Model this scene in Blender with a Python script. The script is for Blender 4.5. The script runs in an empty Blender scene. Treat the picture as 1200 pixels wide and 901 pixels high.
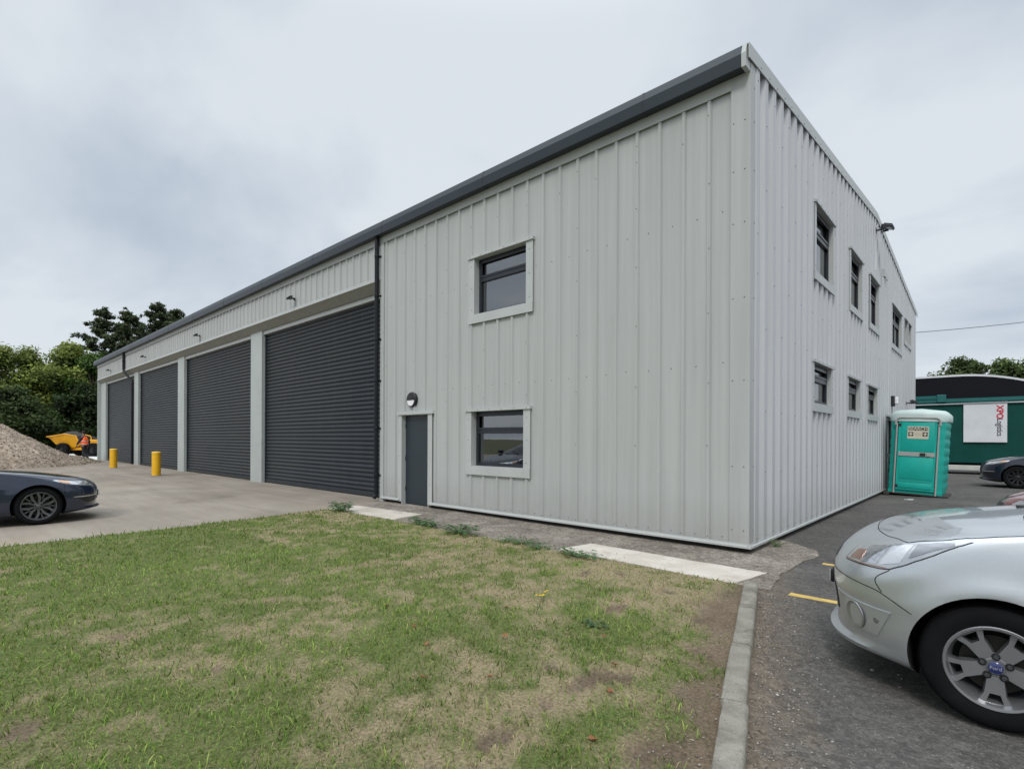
import bpy, bmesh, math, random
import numpy as np
from mathutils import Vector, Matrix
from mathutils.bvhtree import BVHTree
R = math.radians
scene = bpy.context.scene
col = scene.collection
rnd = random.Random(7)

# ------------------------------------------------------------------ helpers
class MB:
    """collects faces; build() links them as ONE mesh object"""
    def __init__(s): s.v = []; s.f = []; s.m = []
    def add(s, vs, fs, m=0, M=None):
        o = len(s.v)
        s.v += [tuple(M @ Vector(p)) for p in vs] if M is not None else [tuple(p) for p in vs]
        s.f += [tuple(i + o for i in f) for f in fs]; s.m += [m] * len(fs)
    def box(s, x0, x1, y0, y1, z0, z1, m=0, M=None):
        s.add([(x0,y0,z0),(x1,y0,z0),(x1,y1,z0),(x0,y1,z0),(x0,y0,z1),(x1,y0,z1),(x1,y1,z1),(x0,y1,z1)],
              [(0,3,2,1),(4,5,6,7),(0,1,5,4),(1,2,6,5),(2,3,7,6),(3,0,4,7)], m, M)
    def bbox(s, x0, x1, y0, y1, z0, z1, b=.01, m=0, M=None):
        bm = bmesh.new(); bmesh.ops.create_cube(bm, size=1)
        for v in bm.verts:
            v.co = Vector(((x0+x1)/2+v.co.x*(x1-x0), (y0+y1)/2+v.co.y*(y1-y0), (z0+z1)/2+v.co.z*(z1-z0)))
        bmesh.ops.bevel(bm, geom=list(bm.edges), offset=b, segments=2, affect='EDGES', profile=.5)
        bm.verts.index_update()
        s.add([v.co[:] for v in bm.verts], [tuple(v.index for v in f.verts) for f in bm.faces], m, M); bm.free()
    def prism(s, poly, z0, z1, m=0, M=None):
        n = len(poly); a = sum(poly[i][0]*poly[(i+1)%n][1]-poly[(i+1)%n][0]*poly[i][1] for i in range(n))
        if a < 0: poly = poly[::-1]
        s.add([(x,y,z0) for x,y in poly]+[(x,y,z1) for x,y in poly],
              [tuple(range(n))[::-1], tuple(range(n,2*n))]+[(i,(i+1)%n,n+(i+1)%n,n+i) for i in range(n)], m, M)
    def extrude_x(s, prof, x0, x1, m=0, M=None):
        """closed profile of (y,z) pushed from x0 to x1"""
        n = len(prof)
        s.add([(x0,y,z) for y,z in prof]+[(x1,y,z) for y,z in prof],
              [tuple(range(n)), tuple(range(n,2*n))[::-1]]+[(i,n+i,n+(i+1)%n,(i+1)%n) for i in range(n)], m, M)
    def tube(s, pts, r, n=8, m=0, cap=True):
        pts = [Vector(p) for p in pts]; rs = r if isinstance(r,(list,tuple)) else [r]*len(pts)
        o = len(s.v); up = Vector((0,0,1)); prev = None
        for i,p in enumerate(pts):
            t = (pts[min(i+1,len(pts)-1)]-pts[max(i-1,0)]).normalized()
            if prev is None:
                a = t.cross(up if abs(t.z)<.9 else Vector((1,0,0))).normalized()
            else: a = (prev - t*prev.dot(t)).normalized()
            prev = a; b = t.cross(a)
            for k in range(n):
                th = 2*math.pi*k/n; s.v.append(tuple(p+(a*math.cos(th)+b*math.sin(th))*rs[i]))
        for i in range(len(pts)-1):
            for k in range(n):
                s.f.append((o+i*n+k, o+i*n+(k+1)%n, o+(i+1)*n+(k+1)%n, o+(i+1)*n+k)); s.m.append(m)
        if cap:
            s.f.append(tuple(o+k for k in range(n))[::-1]); s.m.append(m)
            e = o+(len(pts)-1)*n; s.f.append(tuple(e+k for k in range(n))); s.m.append(m)
    def lathe(s, prof, n=32, m=0, M=None, close=True):
        """prof of (radius, height) about local z"""
        o = []; 
        for r,z in prof:
            for k in range(n):
                th = 2*math.pi*k/n; o.append((r*math.cos(th), r*math.sin(th), z))
        fs = []
        for i in range(len(prof)-1):
            for k in range(n): fs.append((i*n+k, i*n+(k+1)%n, (i+1)*n+(k+1)%n, (i+1)*n+k))
        if close:
            fs.append(tuple(range(n))[::-1]); fs.append(tuple((len(prof)-1)*n+k for k in range(n)))
        s.add(o, fs, m, M)
    def grid(s, P, m=0, flip=False):
        """P[i][j] points"""
        o = len(s.v); a = len(P); b = len(P[0])
        for row in P: s.v += [tuple(p) for p in row]
        for i in range(a-1):
            for j in range(b-1):
                f = (o+i*b+j, o+(i+1)*b+j, o+(i+1)*b+j+1, o+i*b+j+1)
                s.f.append(f[::-1] if flip else f); s.m.append(m)
    def build(s, name, mats, parent=None, smooth=False, angle=40):
        me = bpy.data.meshes.new(name); me.from_pydata(s.v, [], s.f); me.update()
        for mt in (mats if isinstance(mats,(list,tuple)) else [mats]): me.materials.append(mt)
        me.polygons.foreach_set('material_index', s.m)
        if smooth:
            me.polygons.foreach_set('use_smooth', [True]*len(me.polygons)); me.set_sharp_from_angle(angle=R(angle))
        return link(name, me, parent)

def link(name, me, parent=None):
    o = bpy.data.objects.new(name, me); col.objects.link(o)
    if parent: o.parent = parent
    return o
def tag(o, label=None, cat=None, group=None, kind=None):
    if label: o['label'] = label
    if cat: o['category'] = cat
    if group: o['group'] = group
    if kind: o['kind'] = kind
    return o
def thing(name, label, cat, loc=(0,0,0), rz=0, group=None):
    o = bpy.data.objects.new(name, None); col.objects.link(o); o.empty_display_size = .2
    o.location = loc; o.rotation_euler = (0,0,rz); return tag(o, label, cat, group)
def copy_tree(o, parent=None):
    c = o.copy(); col.objects.link(c); c.parent = parent
    for ch in list(o.children): copy_tree(ch, c)
    return c
def np_mesh(name, V, F4=None, F3=None, mat=None, colors=None, parent=None, smooth=False, mats=None):
    """fast mesh from numpy: V (n,3), F4 (a,4), F3 (b,3); colors per vertex (n,3)"""
    me = bpy.data.meshes.new(name); me.vertices.add(len(V)); me.vertices.foreach_set('co', np.asarray(V,np.float32).ravel())
    parts = []; starts = []; tot = []; off = 0
    for F,k in ((F4,4),(F3,3)):
        if F is not None and len(F):
            parts.append(np.asarray(F,np.int32).ravel()); starts.append(off+np.arange(len(F))*k); tot.append(np.full(len(F),k)); off += len(F)*k
    li = np.concatenate(parts); me.loops.add(len(li)); me.loops.foreach_set('vertex_index', li)
    st = np.concatenate(starts).astype(np.int32); me.polygons.add(len(st)); me.polygons.foreach_set('loop_start', st)
    me.update(calc_edges=True); me.validate()
    if colors is not None:
        ca = me.color_attributes.new('Col','FLOAT_COLOR','POINT')
        ca.data.foreach_set('color', np.concatenate([np.asarray(colors,np.float32), np.ones((len(V),1),np.float32)],1).ravel())
    if smooth: me.polygons.foreach_set('use_smooth', np.ones(len(me.polygons),bool))
    me.materials.append(mat)
    return link(name, me, parent)
def text_mesh(body, size, depth=.002, align='CENTER', bold=0):
    cu = bpy.data.curves.new('lettering','FONT'); cu.body = body; cu.size = size; cu.offset = bold; cu.extrude = depth; cu.align_x = align; cu.align_y = 'CENTER'
    o = bpy.data.objects.new('lettering', cu); col.objects.link(o)
    dg = bpy.context.evaluated_depsgraph_get(); me = bpy.data.meshes.new_from_object(o.evaluated_get(dg))
    bpy.data.objects.remove(o); bpy.data.curves.remove(cu); return me
def text_into(mb, body, size, M, m=0, depth=.002, align='CENTER', sx=1, bold=0):
    me = text_mesh(body, size, depth, align, bold)
    mb.add([(v.co.x*sx, v.co.y, v.co.z) for v in me.vertices], [tuple(p.vertices) for p in me.polygons], m, M); bpy.data.meshes.remove(me)

# value noise in numpy (used for lawn patches)
_rs = np.random.RandomState(3); _lat = _rs.rand(256,256)
def vnoise(x, y):
    xi = np.floor(x).astype(int); yi = np.floor(y).astype(int); fx = x-xi; fy = y-yi
    fx = fx*fx*(3-2*fx); fy = fy*fy*(3-2*fy)
    g = lambda a,b: _lat[a%256, b%256]
    return (g(xi,yi)*(1-fx)+g(xi+1,yi)*fx)*(1-fy)+(g(xi,yi+1)*(1-fx)+g(xi+1,yi+1)*fx)*fy
def fbm(x, y, o=4):
    t = 0; a = .5; n = 0
    for i in range(o): t = t+a*vnoise(x*2**i+17*i, y*2**i+31*i); n += a; a *= .5
    return t/n

# ------------------------------------------------------------------ materials
def newmat(name):
    m = bpy.data.materials.new(name); m.use_nodes = True; nt = m.node_tree
    return m, nt, nt.nodes['Principled BSDF']
def setp(b, **k):
    names = dict(base='Base Color', rough='Roughness', metal='Metallic', spec='Specular IOR Level', coat='Coat Weight', coatr='Coat Roughness', trans='Transmission Weight', ior='IOR', alpha='Alpha')
    for kk,v in k.items(): b.inputs[names[kk]].default_value = (*v,1) if isinstance(v,(tuple,list)) else v
def simple(name, base, rough=.5, metal=0, spec=.5, coat=0, var=.12, scale=3., bump=0, bscale=60., coatr=.03):
    """Principled with a little procedural unevenness in colour and roughness"""
    m, nt, b = newmat(name); setp(b, base=base, rough=rough, metal=metal, spec=spec, coat=coat, coatr=coatr)
    tc = nt.nodes.new('ShaderNodeTexCoord'); n = nt.nodes.new('ShaderNodeTexNoise'); n.inputs['Scale'].default_value = scale; n.inputs['Detail'].default_value = 6; n.inputs['Roughness'].default_value = .65
    nt.links.new(tc.outputs['Object'], n.inputs['Vector'])
    r = nt.nodes.new('ShaderNodeValToRGB'); r.color_ramp.elements[0].position = .3; r.color_ramp.elements[1].position = .7
    lo = [c*(1-var) for c in base]; hi = [min(1,c*(1+var)) for c in base]
    r.color_ramp.elements[0].color = (*lo,1); r.color_ramp.elements[1].color = (*hi,1)
    nt.links.new(n.outputs['Fac'], r.inputs['Fac']); nt.links.new(r.outputs['Color'], b.inputs['Base Color'])
    mr = nt.nodes.new('ShaderNodeMapRange'); mr.inputs['To Min'].default_value = max(0,rough*.85); mr.inputs['To Max'].default_value = min(1,rough*1.15)
    nt.links.new(n.outputs['Fac'], mr.inputs['Value']); nt.links.new(mr.outputs['Result'], b.inputs['Roughness'])
    if bump:
        n2 = nt.nodes.new('ShaderNodeTexNoise'); n2.inputs['Scale'].default_value = bscale; n2.inputs['Detail'].default_value = 4
        nt.links.new(tc.outputs['Object'], n2.inputs['Vector']); bp = nt.nodes.new('ShaderNodeBump'); bp.inputs['Strength'].default_value = bump; bp.inputs['Distance'].default_value = .01
        nt.links.new(n2.outputs['Fac'], bp.inputs['Height']); nt.links.new(bp.outputs['Normal'], b.inputs['Normal'])
    return m
def N(nt, t, **k):
    n = nt.nodes.new(t)
    for a,v in k.items():
        if a in n.inputs: n.inputs[a].default_value = v
        else: setattr(n, a, v)
    return n
def ramp(nt, src, stops):
    r = nt.nodes.new('ShaderNodeValToRGB'); e = r.color_ramp.elements
    while len(e) < len(stops): e.new(.5)
    for i,(p,c) in enumerate(stops): e[i].position = p; e[i].color = (*c,1) if len(c)==3 else c
    nt.links.new(src, r.inputs['Fac']); return r.outputs['Color']
def mix(nt, fac, a, b, mode='MIX'):
    n = nt.nodes.new('ShaderNodeMix'); n.data_type = 'RGBA'; n.blend_type = mode
    for sock,v in ((n.inputs[0],fac),(n.inputs[6],a),(n.inputs[7],b)):
        if hasattr(v,'is_output'): nt.links.new(v, sock)
        elif isinstance(v,(int,float)): sock.default_value = v
        else: sock.default_value = (*v,1)
    return n.outputs[2]
def noise(nt, vec, scale, detail=6, rough=.6, dist=0):
    n = N(nt,'ShaderNodeTexNoise'); n.inputs['Scale'].default_value = scale; n.inputs['Detail'].default_value = detail; n.inputs['Roughness'].default_value = rough; n.inputs['Distortion'].default_value = dist
    nt.links.new(vec, n.inputs['Vector']); return n.outputs['Fac']
def stretched(nt, vec, sx, sy, sz, rz=0):
    mp = N(nt,'ShaderNodeMapping'); mp.inputs['Scale'].default_value = (sx,sy,sz); mp.inputs['Rotation'].default_value = (0,0,rz); nt.links.new(vec, mp.inputs['Vector']); return mp.outputs['Vector']
def bump(nt, b, h, strength, dist=.01):
    bp = N(nt,'ShaderNodeBump'); bp.inputs['Strength'].default_value = strength; bp.inputs['Distance'].default_value = dist
    nt.links.new(h, bp.inputs['Height']); nt.links.new(bp.outputs['Normal'], b.inputs['Normal'])

def cladding_mat(name, base, axis):
    m, nt, b = newmat(name); setp(b, rough=.42, spec=.4)
    tc = N(nt,'ShaderNodeTexCoord').outputs['Object']
    big = noise(nt, tc, .5, 4, .6); streak = noise(nt, stretched(nt, tc, 9,9,.25), 1.0, 5, .6)
    c = ramp(nt, big, [(.3,[x*.94 for x in base]),(.7,[x*1.04 for x in base])])
    c = mix(nt, .6, c, ramp(nt, streak, [(.35,[x*.88 for x in base]),(.65,[x*1.05 for x in base])]))
    # splash-back grime near the ground
    sep = N(nt,'ShaderNodeSeparateXYZ'); nt.links.new(tc, sep.inputs[0])
    mr = N(nt,'ShaderNodeMapRange'); mr.inputs['From Min'].default_value = .05; mr.inputs['From Max'].default_value = .75; mr.inputs['To Min'].default_value = .55; mr.inputs['To Max'].default_value = 0
    nt.links.new(sep.outputs['Z'], mr.inputs['Value'])
    mul = N(nt,'ShaderNodeMath', operation='MULTIPLY'); nt.links.new(mr.outputs[0], mul.inputs[0]); nt.links.new(noise(nt, tc, 4, 6, .7), mul.inputs[1])
    c = mix(nt, mul.outputs[0], c, (.22,.20,.17))
    nt.links.new(c, b.inputs['Base Color'])
    w = N(nt,'ShaderNodeTexWave', wave_type='BANDS', bands_direction=axis); w.inputs['Scale'].default_value = 7.5; nt.links.new(tc, w.inputs['Vector'])
    oil = noise(nt, stretched(nt, tc, 2,2,.8), 1.3, 2, .5)
    ad = N(nt,'ShaderNodeMath', operation='MULTIPLY_ADD'); nt.links.new(w.outputs['Fac'], ad.inputs[0]); ad.inputs[1].default_value = .10; nt.links.new(oil, ad.inputs[2])
    bump(nt, b, ad.outputs[0], .22, .02)
    return m

CLAD = (.435,.452,.443)
M_clad = cladding_mat('goosewing_cladding', CLAD, 'X')
M_clad_g = cladding_mat('goosewing_cladding_gable_lit', (.515,.532,.545), 'Y')  # same sheeting as the front; extra brightness put into the gable colour
M_trim = simple('pale_trim', (.455,.478,.466), .4, var=.05, scale=2)
M_column = simple('painted_column', (.40,.438,.418), .5, var=.07, scale=1.2, bump=.05)
M_soffit = simple('soffit_flashing', (.25,.255,.22), .55, var=.12)  # shade on the downward-facing flashing is put into this darker olive
M_anth = simple('anthracite_steel', (.022,.029,.036), .40, spec=.35, var=.12, scale=1.5)
M_gutter = simple('gutter_coating', (.024,.033,.040), .40, spec=.35, var=.10, scale=1.2)
M_frame = simple('window_frame_grey', (.018,.022,.029), .35, var=.1)
M_door = simple('blue_grey_door', (.020,.031,.040), .42, var=.12, scale=2)
M_dark = simple('dark_void', (.012,.012,.012), .9, var=.2)
M_screw = simple('screw_head', (.17,.175,.175), .5, metal=.3, var=.1)
M_black = simple('black_plastic', (.012,.013,.015), .5, var=.15)
M_blackpipe = simple('black_pipe', (.008,.010,.013), .45, spec=.25, var=.15, scale=3)
M_wallinside = simple('inner_lining', (.5,.5,.48), .8, var=.05)
M_roof = simple('roof_sheet', (.35,.36,.36), .5, var=.1)
M_plinth = simple('plinth_block', (.030,.028,.025), .9, var=.35, scale=6, bump=.3)  # near black: shade of the gap under the drip put into the colour
M_white = simple('white_plastic', (.75,.76,.76), .4, var=.04)
M_yellow = simple('bollard_yellow', (.80,.44,.010), .45, var=.10, scale=5, bump=.04)
M_chrome = simple('chrome', (.75,.76,.77), .12, metal=1, var=.05)

def shutter_mat():
    m, nt, b = newmat('shutter_slats'); setp(b, rough=.42, spec=.28)
    tc = N(nt,'ShaderNodeTexCoord').outputs['Object']
    c = ramp(nt, noise(nt, stretched(nt, tc, .35,.35,9), 1, 4, .6), [(.3,(.016,.021,.027)),(.7,(.027,.034,.042))])
    c = mix(nt, ramp(nt, noise(nt, stretched(nt, tc, 5,5,.3), 1, 5, .7), [(.5,(0,0,0)),(.8,(.35,.35,.35))]), c, (.06,.063,.064))
    c = mix(nt, ramp(nt, noise(nt, tc, .16, 2, .5), [(.4,(.0,.0,.0)),(.62,(.55,.55,.55))]), c, (.034,.037,.040))
    nt.links.new(c, b.inputs['Base Color']); return m
M_shutter = shutter_mat()

def glass_mat(name, tint=(.55,.58,.58), rough=.0):
    m = bpy.data.materials.new(name); m.use_nodes = True; nt = m.node_tree; nt.nodes.clear()
    o = N(nt,'ShaderNodeOutputMaterial'); mx = N(nt,'ShaderNodeMixShader'); tr = N(nt,'ShaderNodeBsdfTransparent'); gl = N(nt,'ShaderNodeBsdfGlossy')
    fr = N(nt,'ShaderNodeFresnel'); fr.inputs['IOR'].default_value = 3.0; tr.inputs['Color'].default_value = (*tint,1); gl.inputs['Roughness'].default_value = rough
    gl.inputs['Color'].default_value = (.93,.95,.97,1)
    tc = N(nt,'ShaderNodeTexCoord').outputs['Object']; bp = N(nt,'ShaderNodeBump'); bp.inputs['Strength'].default_value = .05; bp.inputs['Distance'].default_value = .02
    nt.links.new(noise(nt, tc, 1.1, 2, .4), bp.inputs['Height']); nt.links.new(bp.outputs['Normal'], gl.inputs['Normal'])
    nt.links.new(fr.outputs[0], mx.inputs[0]); nt.links.new(tr.outputs[0], mx.inputs[1]); nt.links.new(gl.outputs[0], mx.inputs[2]); nt.links.new(mx.outputs[0], o.inputs[0])
    return m
M_glass = glass_mat('window_glass')

def ground_mat(name, stops, scale=1.2, fine=90, stain=(.05,.045,.04), stain_amt=.5, bumps=.35, rough=.9, streak=None, speck=None, patch=None, grain=None, silt=None):
    m, nt, b = newmat(name); setp(b, rough=rough, spec=.25)
    tc = N(nt,'ShaderNodeTexCoord').outputs['Object']
    c = ramp(nt, noise(nt, tc, scale, 8, .62, .4), stops)
    if streak:
        sc = noise(nt, stretched(nt, tc, streak[0], streak[1], 1, streak[2]), 1, 6, .65, .6)
        c = mix(nt, streak[3], c, ramp(nt, sc, [(.35,streak[4]),(.65,streak[5])]))
    if patch:
        c = mix(nt, ramp(nt, noise(nt, tc, patch[0], 4, .5, .8), [(patch[1],(0,0,0)),(patch[1]+.12,(patch[2],)*3)]), c, patch[3])
    c = mix(nt, ramp(nt, noise(nt, tc, scale*.55, 6, .7, 1.0), [(.52,(0,0,0)),(.72,(stain_amt,)*3)]), c, stain)
    f = noise(nt, tc, fine, 3, .7)
    c = mix(nt, .55, c, ramp(nt, f, [(.25,(.35,.35,.35)),(.75,(.66,.66,.66))]), 'OVERLAY')
    if speck:
        v = N(nt,'ShaderNodeTexVoronoi'); v.inputs['Scale'].default_value = speck[0]; nt.links.new(tc, v.inputs['Vector'])
        c = mix(nt, ramp(nt, v.outputs['Distance'], [(speck[1],(speck[3],)*3),(speck[1]+.1,(0,0,0))]), c, speck[2])
    if silt:
        sx_ = N(nt,'ShaderNodeSeparateXYZ'); nt.links.new(tc, sx_.inputs[0])
        m1 = N(nt,'ShaderNodeMath', operation='MULTIPLY_ADD'); nt.links.new(sx_.outputs['Y'], m1.inputs[0]); m1.inputs[1].default_value = .297; nt.links.new(sx_.outputs['X'], m1.inputs[2])
        m2 = N(nt,'ShaderNodeMath', operation='MULTIPLY_ADD'); nt.links.new(noise(nt, tc, 5, 5, .7), m2.inputs[0]); m2.inputs[1].default_value = -.75; nt.links.new(m1.outputs[0], m2.inputs[2])
        mr_ = N(nt,'ShaderNodeMapRange'); mr_.inputs['From Min'].default_value = -.18; mr_.inputs['From Max'].default_value = .22; mr_.inputs['To Min'].default_value = silt[1]; mr_.inputs['To Max'].default_value = 0; nt.links.new(m2.outputs[0], mr_.inputs['Value'])
        c = mix(nt, mr_.outputs[0], c, silt[0])
    if grain:
        for sc_,amt in grain:
            v = N(nt,'ShaderNodeTexVoronoi'); v.inputs['Scale'].default_value = sc_; nt.links.new(tc, v.inputs['Vector'])
            sp_ = N(nt,'ShaderNodeSeparateColor'); nt.links.new(v.outputs['Color'], sp_.inputs[0])
            c = mix(nt, amt, c, ramp(nt, sp_.outputs[0], [(.0,(.12,.12,.12)),(.5,(.46,.46,.46)),(1,(.90,.90,.88))]), 'OVERLAY')
    nt.links.new(c, b.inputs['Base Color'])
    ad = N(nt,'ShaderNodeMath', operation='MULTIPLY_ADD'); nt.links.new(f, ad.inputs[0]); ad.inputs[1].default_value = .6; nt.links.new(noise(nt, tc, fine*.25, 5, .7), ad.inputs[2])
    bump(nt, b, ad.outputs[0], bumps, .012); return m
M_yard = ground_mat('yard_concrete', [(.28,(.195,.166,.133)),(.5,(.285,.245,.200)),(.72,(.38,.332,.278))], .35, 70, (.11,.09,.07), .6, .15,
                    streak=(.25,2.2,R(20),.45,(.205,.18,.15),(.35,.312,.266)), patch=(.3,.58,.45,(.32,.25,.17)))
M_path = ground_mat('path_concrete', [(.3,(.15,.13,.108)),(.5,(.235,.207,.175)),(.7,(.32,.288,.25))], 1.3, 45, (.085,.072,.058), .75, .6, speck=(45,.12,(.42,.38,.33),.6), grain=((60,.5),(20,.3)))
M_slab = ground_mat('pale_new_concrete', [(.3,(.47,.425,.36)),(.7,(.64,.595,.53))], 2.2, 50, (.30,.25,.20), .75, .4)
M_tarmac = ground_mat('worn_tarmac', [(.3,(.064,.060,.055)),(.55,(.108,.102,.094)),(.75,(.165,.155,.141))], .9, 75, (.17,.155,.135), .5, .8,
                      streak=(.4,1.6,R(-15),.35,(.075,.072,.068),(.14,.134,.126)), speck=(42,.11,(.36,.34,.31),.4), grain=((70,.34),(24,.25)), silt=((.17,.135,.10),.85))
M_kerb = ground_mat('kerb_concrete', [(.3,(.20,.187,.155)),(.7,(.36,.34,.285))], 5, 90, (.095,.085,.062), .7, .9, speck=(60,.12,(.09,.085,.07),.6))
M_earth = ground_mat('rough_ground', [(.3,(.07,.075,.035)),(.7,(.12,.12,.06))], .4, 20, (.12,.10,.07), .5, .5)
M_pale = ground_mat('pale_hardstanding', [(.3,(.55,.54,.52)),(.7,(.68,.67,.65))], .8, 30, (.4,.38,.35), .4, .2)
M_line = ground_mat('worn_yellow_paint', [(.3,(.52,.36,.10)),(.7,(.70,.50,.17))], 6, 90, (.16,.14,.11), .8, .4)

def attr_mat(name, rough=.85, trans=.0, fine=0, bumpamt=0, spec=.2, mult=None):
    m, nt, b = newmat(name); setp(b, rough=rough, spec=spec)
    a = N(nt,'ShaderNodeVertexColor'); a.layer_name = 'Col'; c = a.outputs['Color']
    if fine:
        tc = N(nt,'ShaderNodeTexCoord').outputs['Object']; f = noise(nt, tc, fine, 6, .75)
        c = mix(nt, .8, c, ramp(nt, f, [(.28,(.10,.10,.10)),(.72,(.88,.88,.88))]), 'OVERLAY')
        if bumpamt: bump(nt, b, f, bumpamt, .02)
    nt.links.new(c, b.inputs['Base Color'])
    if trans:
        out = nt.nodes['Material Output']; t = N(nt,'ShaderNodeBsdfTranslucent'); nt.links.new(c, t.inputs['Color']); mx = N(nt,'ShaderNodeMixShader'); mx.inputs[0].default_value = trans
        nt.links.new(b.outputs[0], mx.inputs[1]); nt.links.new(t.outputs[0], mx.inputs[2]); nt.links.new(mx.outputs[0], out.inputs['Surface'])
    return m
M_lawn = attr_mat('lawn_soil', .95, 0, 48, 1.0)
M_grass = attr_mat('grass_blade', .6, .35)
M_leaf = attr_mat('tree_leaf', .55, .25)
M_bark = simple('bark', (.09,.075,.06), .9, var=.35, scale=4, bump=.4, bscale=20)
M_gravel = attr_mat('gravel_stone', .95, 0, 9, .6)

# ------------------------------------------------------------------ camera, light, sky
PSI = R(42.6); CAM = Vector((2.447,-7.265,1.5))
cam = bpy.data.cameras.new('camera'); co = bpy.data.objects.new('camera', cam); col.objects.link(co); scene.camera = co
cam.sensor_width = 36; cam.lens = 36*617.5/1200; cam.shift_y = (514.7-450.5)/1200; cam.clip_end = 3000; cam.clip_start = .05
co.matrix_world = Matrix.Translation(CAM) @ Matrix.Rotation(PSI,4,'Z') @ Matrix.Rotation(R(90),4,'X') @ Matrix.Rotation(.0040,4,'Z')

SUN_EL, SUN_AZ = R(46), R(158)     # azimuth of the sun measured from +Y clockwise
sun = bpy.data.lights.new('sun','SUN'); sun.energy = 1.5; sun.angle = R(13); sun.color = (1,.965,.92)
so = bpy.data.objects.new('sun', sun); col.objects.link(so); so.location = (12,-20,30)
sd = Vector((math.sin(SUN_AZ)*math.cos(SUN_EL), math.cos(SUN_AZ)*math.cos(SUN_EL), math.sin(SUN_EL)))
so.rotation_euler = sd.to_track_quat('Z','Y').to_euler()

w = bpy.data.worlds.new('World'); scene.world = w; w.use_nodes = True; nt = w.node_tree; nt.nodes.clear()
out = N(nt,'ShaderNodeOutputWorld')
sky = N(nt,'ShaderNodeTexSky'); sky.sky_type = 'NISHITA'; sky.sun_disc = False; sky.sun_elevation = SUN_EL; sky.sun_rotation = SUN_AZ; sky.air_density = 1; sky.dust_density = 3
bg1 = N(nt,'ShaderNodeBackground'); bg1.inputs['Strength'].default_value = .10; nt.links.new(sky.outputs[0], bg1.inputs['Color'])
tc = N(nt,'ShaderNodeTexCoord').outputs['Generated']
sep = N(nt,'ShaderNodeSeparateXYZ'); nt.links.new(tc, sep.inputs[0])
# project the view direction on a flat cloud deck
zz = N(nt,'ShaderNodeMath', operation='MAXIMUM'); nt.links.new(sep.outputs['Z'], zz.inputs[0]); zz.inputs[1].default_value = 0
za = N(nt,'ShaderNodeMath', operation='ADD'); nt.links.new(zz.outputs[0], za.inputs[0]); za.inputs[1].default_value = .30
dv = N(nt,'ShaderNodeVectorMath', operation='DIVIDE'); nt.links.new(tc, dv.inputs[0])
cmb = N(nt,'ShaderNodeCombineXYZ'); 
for i in range(3): nt.links.new(za.outputs[0], cmb.inputs[i])
nt.links.new(cmb.outputs[0], dv.inputs[1]); deck = dv.outputs[0]
n1 = noise(nt, stretched(nt, deck, 1,1,.0, R(25)), 1.0, 5, .5, .3); n2 = noise(nt, stretched(nt, deck, .7,1.2,0, R(-30)), 1.7, 6, .52, .3)
mx = N(nt,'ShaderNodeMath', operation='MULTIPLY_ADD'); nt.links.new(n2, mx.inputs[0]); mx.inputs[1].default_value = .6
ml = N(nt,'ShaderNodeMath', operation='MULTIPLY'); nt.links.new(n1, ml.inputs[0]); ml.inputs[1].default_value = .6; nt.links.new(ml.outputs[0], mx.inputs[2])
cl = ramp(nt, mx.outputs[0], [(.39,(.47,.54,.635)),(.47,(.55,.62,.71)),(.545,(.64,.705,.78)),(.64,(.755,.81,.865))])
# brighter overhead, as under a full cloud cover
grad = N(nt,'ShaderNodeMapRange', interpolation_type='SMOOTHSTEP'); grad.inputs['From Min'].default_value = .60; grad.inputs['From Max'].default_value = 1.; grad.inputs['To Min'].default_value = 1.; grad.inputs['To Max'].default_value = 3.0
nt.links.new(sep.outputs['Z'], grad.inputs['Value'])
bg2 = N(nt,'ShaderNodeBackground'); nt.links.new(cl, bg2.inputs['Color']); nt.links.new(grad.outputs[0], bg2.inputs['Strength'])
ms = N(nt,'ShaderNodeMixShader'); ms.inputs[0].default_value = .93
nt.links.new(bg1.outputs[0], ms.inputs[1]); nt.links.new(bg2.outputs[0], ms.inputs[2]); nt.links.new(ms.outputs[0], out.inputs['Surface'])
scene.view_settings.view_transform = 'Standard'; scene.view_settings.look = 'None'; scene.view_settings.exposure = 0
scene.render.resolution_x = 1024; scene.render.resolution_y = 768

# ------------------------------------------------------------------ the building
LEN, DEP, EAVE, RIDGE, RY = 42.3, 19.5, 6.37, 7.58, 9.8
OFF = 8.5                                   # length of the two-storey office end
HEAD = 5.37                                 # underside of the cladding over the bays
bld = thing('industrial_building', 'long pale grey metal-clad industrial unit with four dark roller shutters', 'building', (0,0,0))

def rib_profile(t0, t1, pitch, base, top, h, off=0):
    pts = [(t0,0)]; t = t0+off
    while t+base < t1:
        a = (base-top)/2
        if t > t0+.005: pts.append((t,0))
        pts += [(t+a,h),(t+a+top,h),(t+base,0)]
        t += pitch
    pts.append((t1,0)); return pts
def clad_wall(mb, prof, openings, zb, ztop, mp, m=0, flip=False):
    bp = sorted(set([p[0] for p in prof]+[o[0] for o in openings]+[o[1] for o in openings]))
    T = [p[0] for p in prof]; D = [p[1] for p in prof]
    for a,b in zip(bp[:-1], bp[1:]):
        if b-a < 1e-6: continue
        mid = (a+b)/2; da = float(np.interp(a,T,D)); db = float(np.interp(b,T,D))
        cuts = sorted([(o[2],o[3]) for o in openings if o[0]-1e-6 < mid < o[1]+1e-6])
        z = zb; spans = []
        for c in cuts:
            if c[0] > z: spans.append((z,c[0],False))
            z = max(z,c[1])
        spans.append((z,None,True))
        for z0,z1,last in spans:
            za = ztop(a) if last else z1; zc = ztop(b) if last else z1
            q = [mp(a,da,z0), mp(b,db,z0), mp(b,db,zc), mp(a,da,za)]
            mb.add(q, [(3,2,1,0) if flip else (0,1,2,3)], m)
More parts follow.
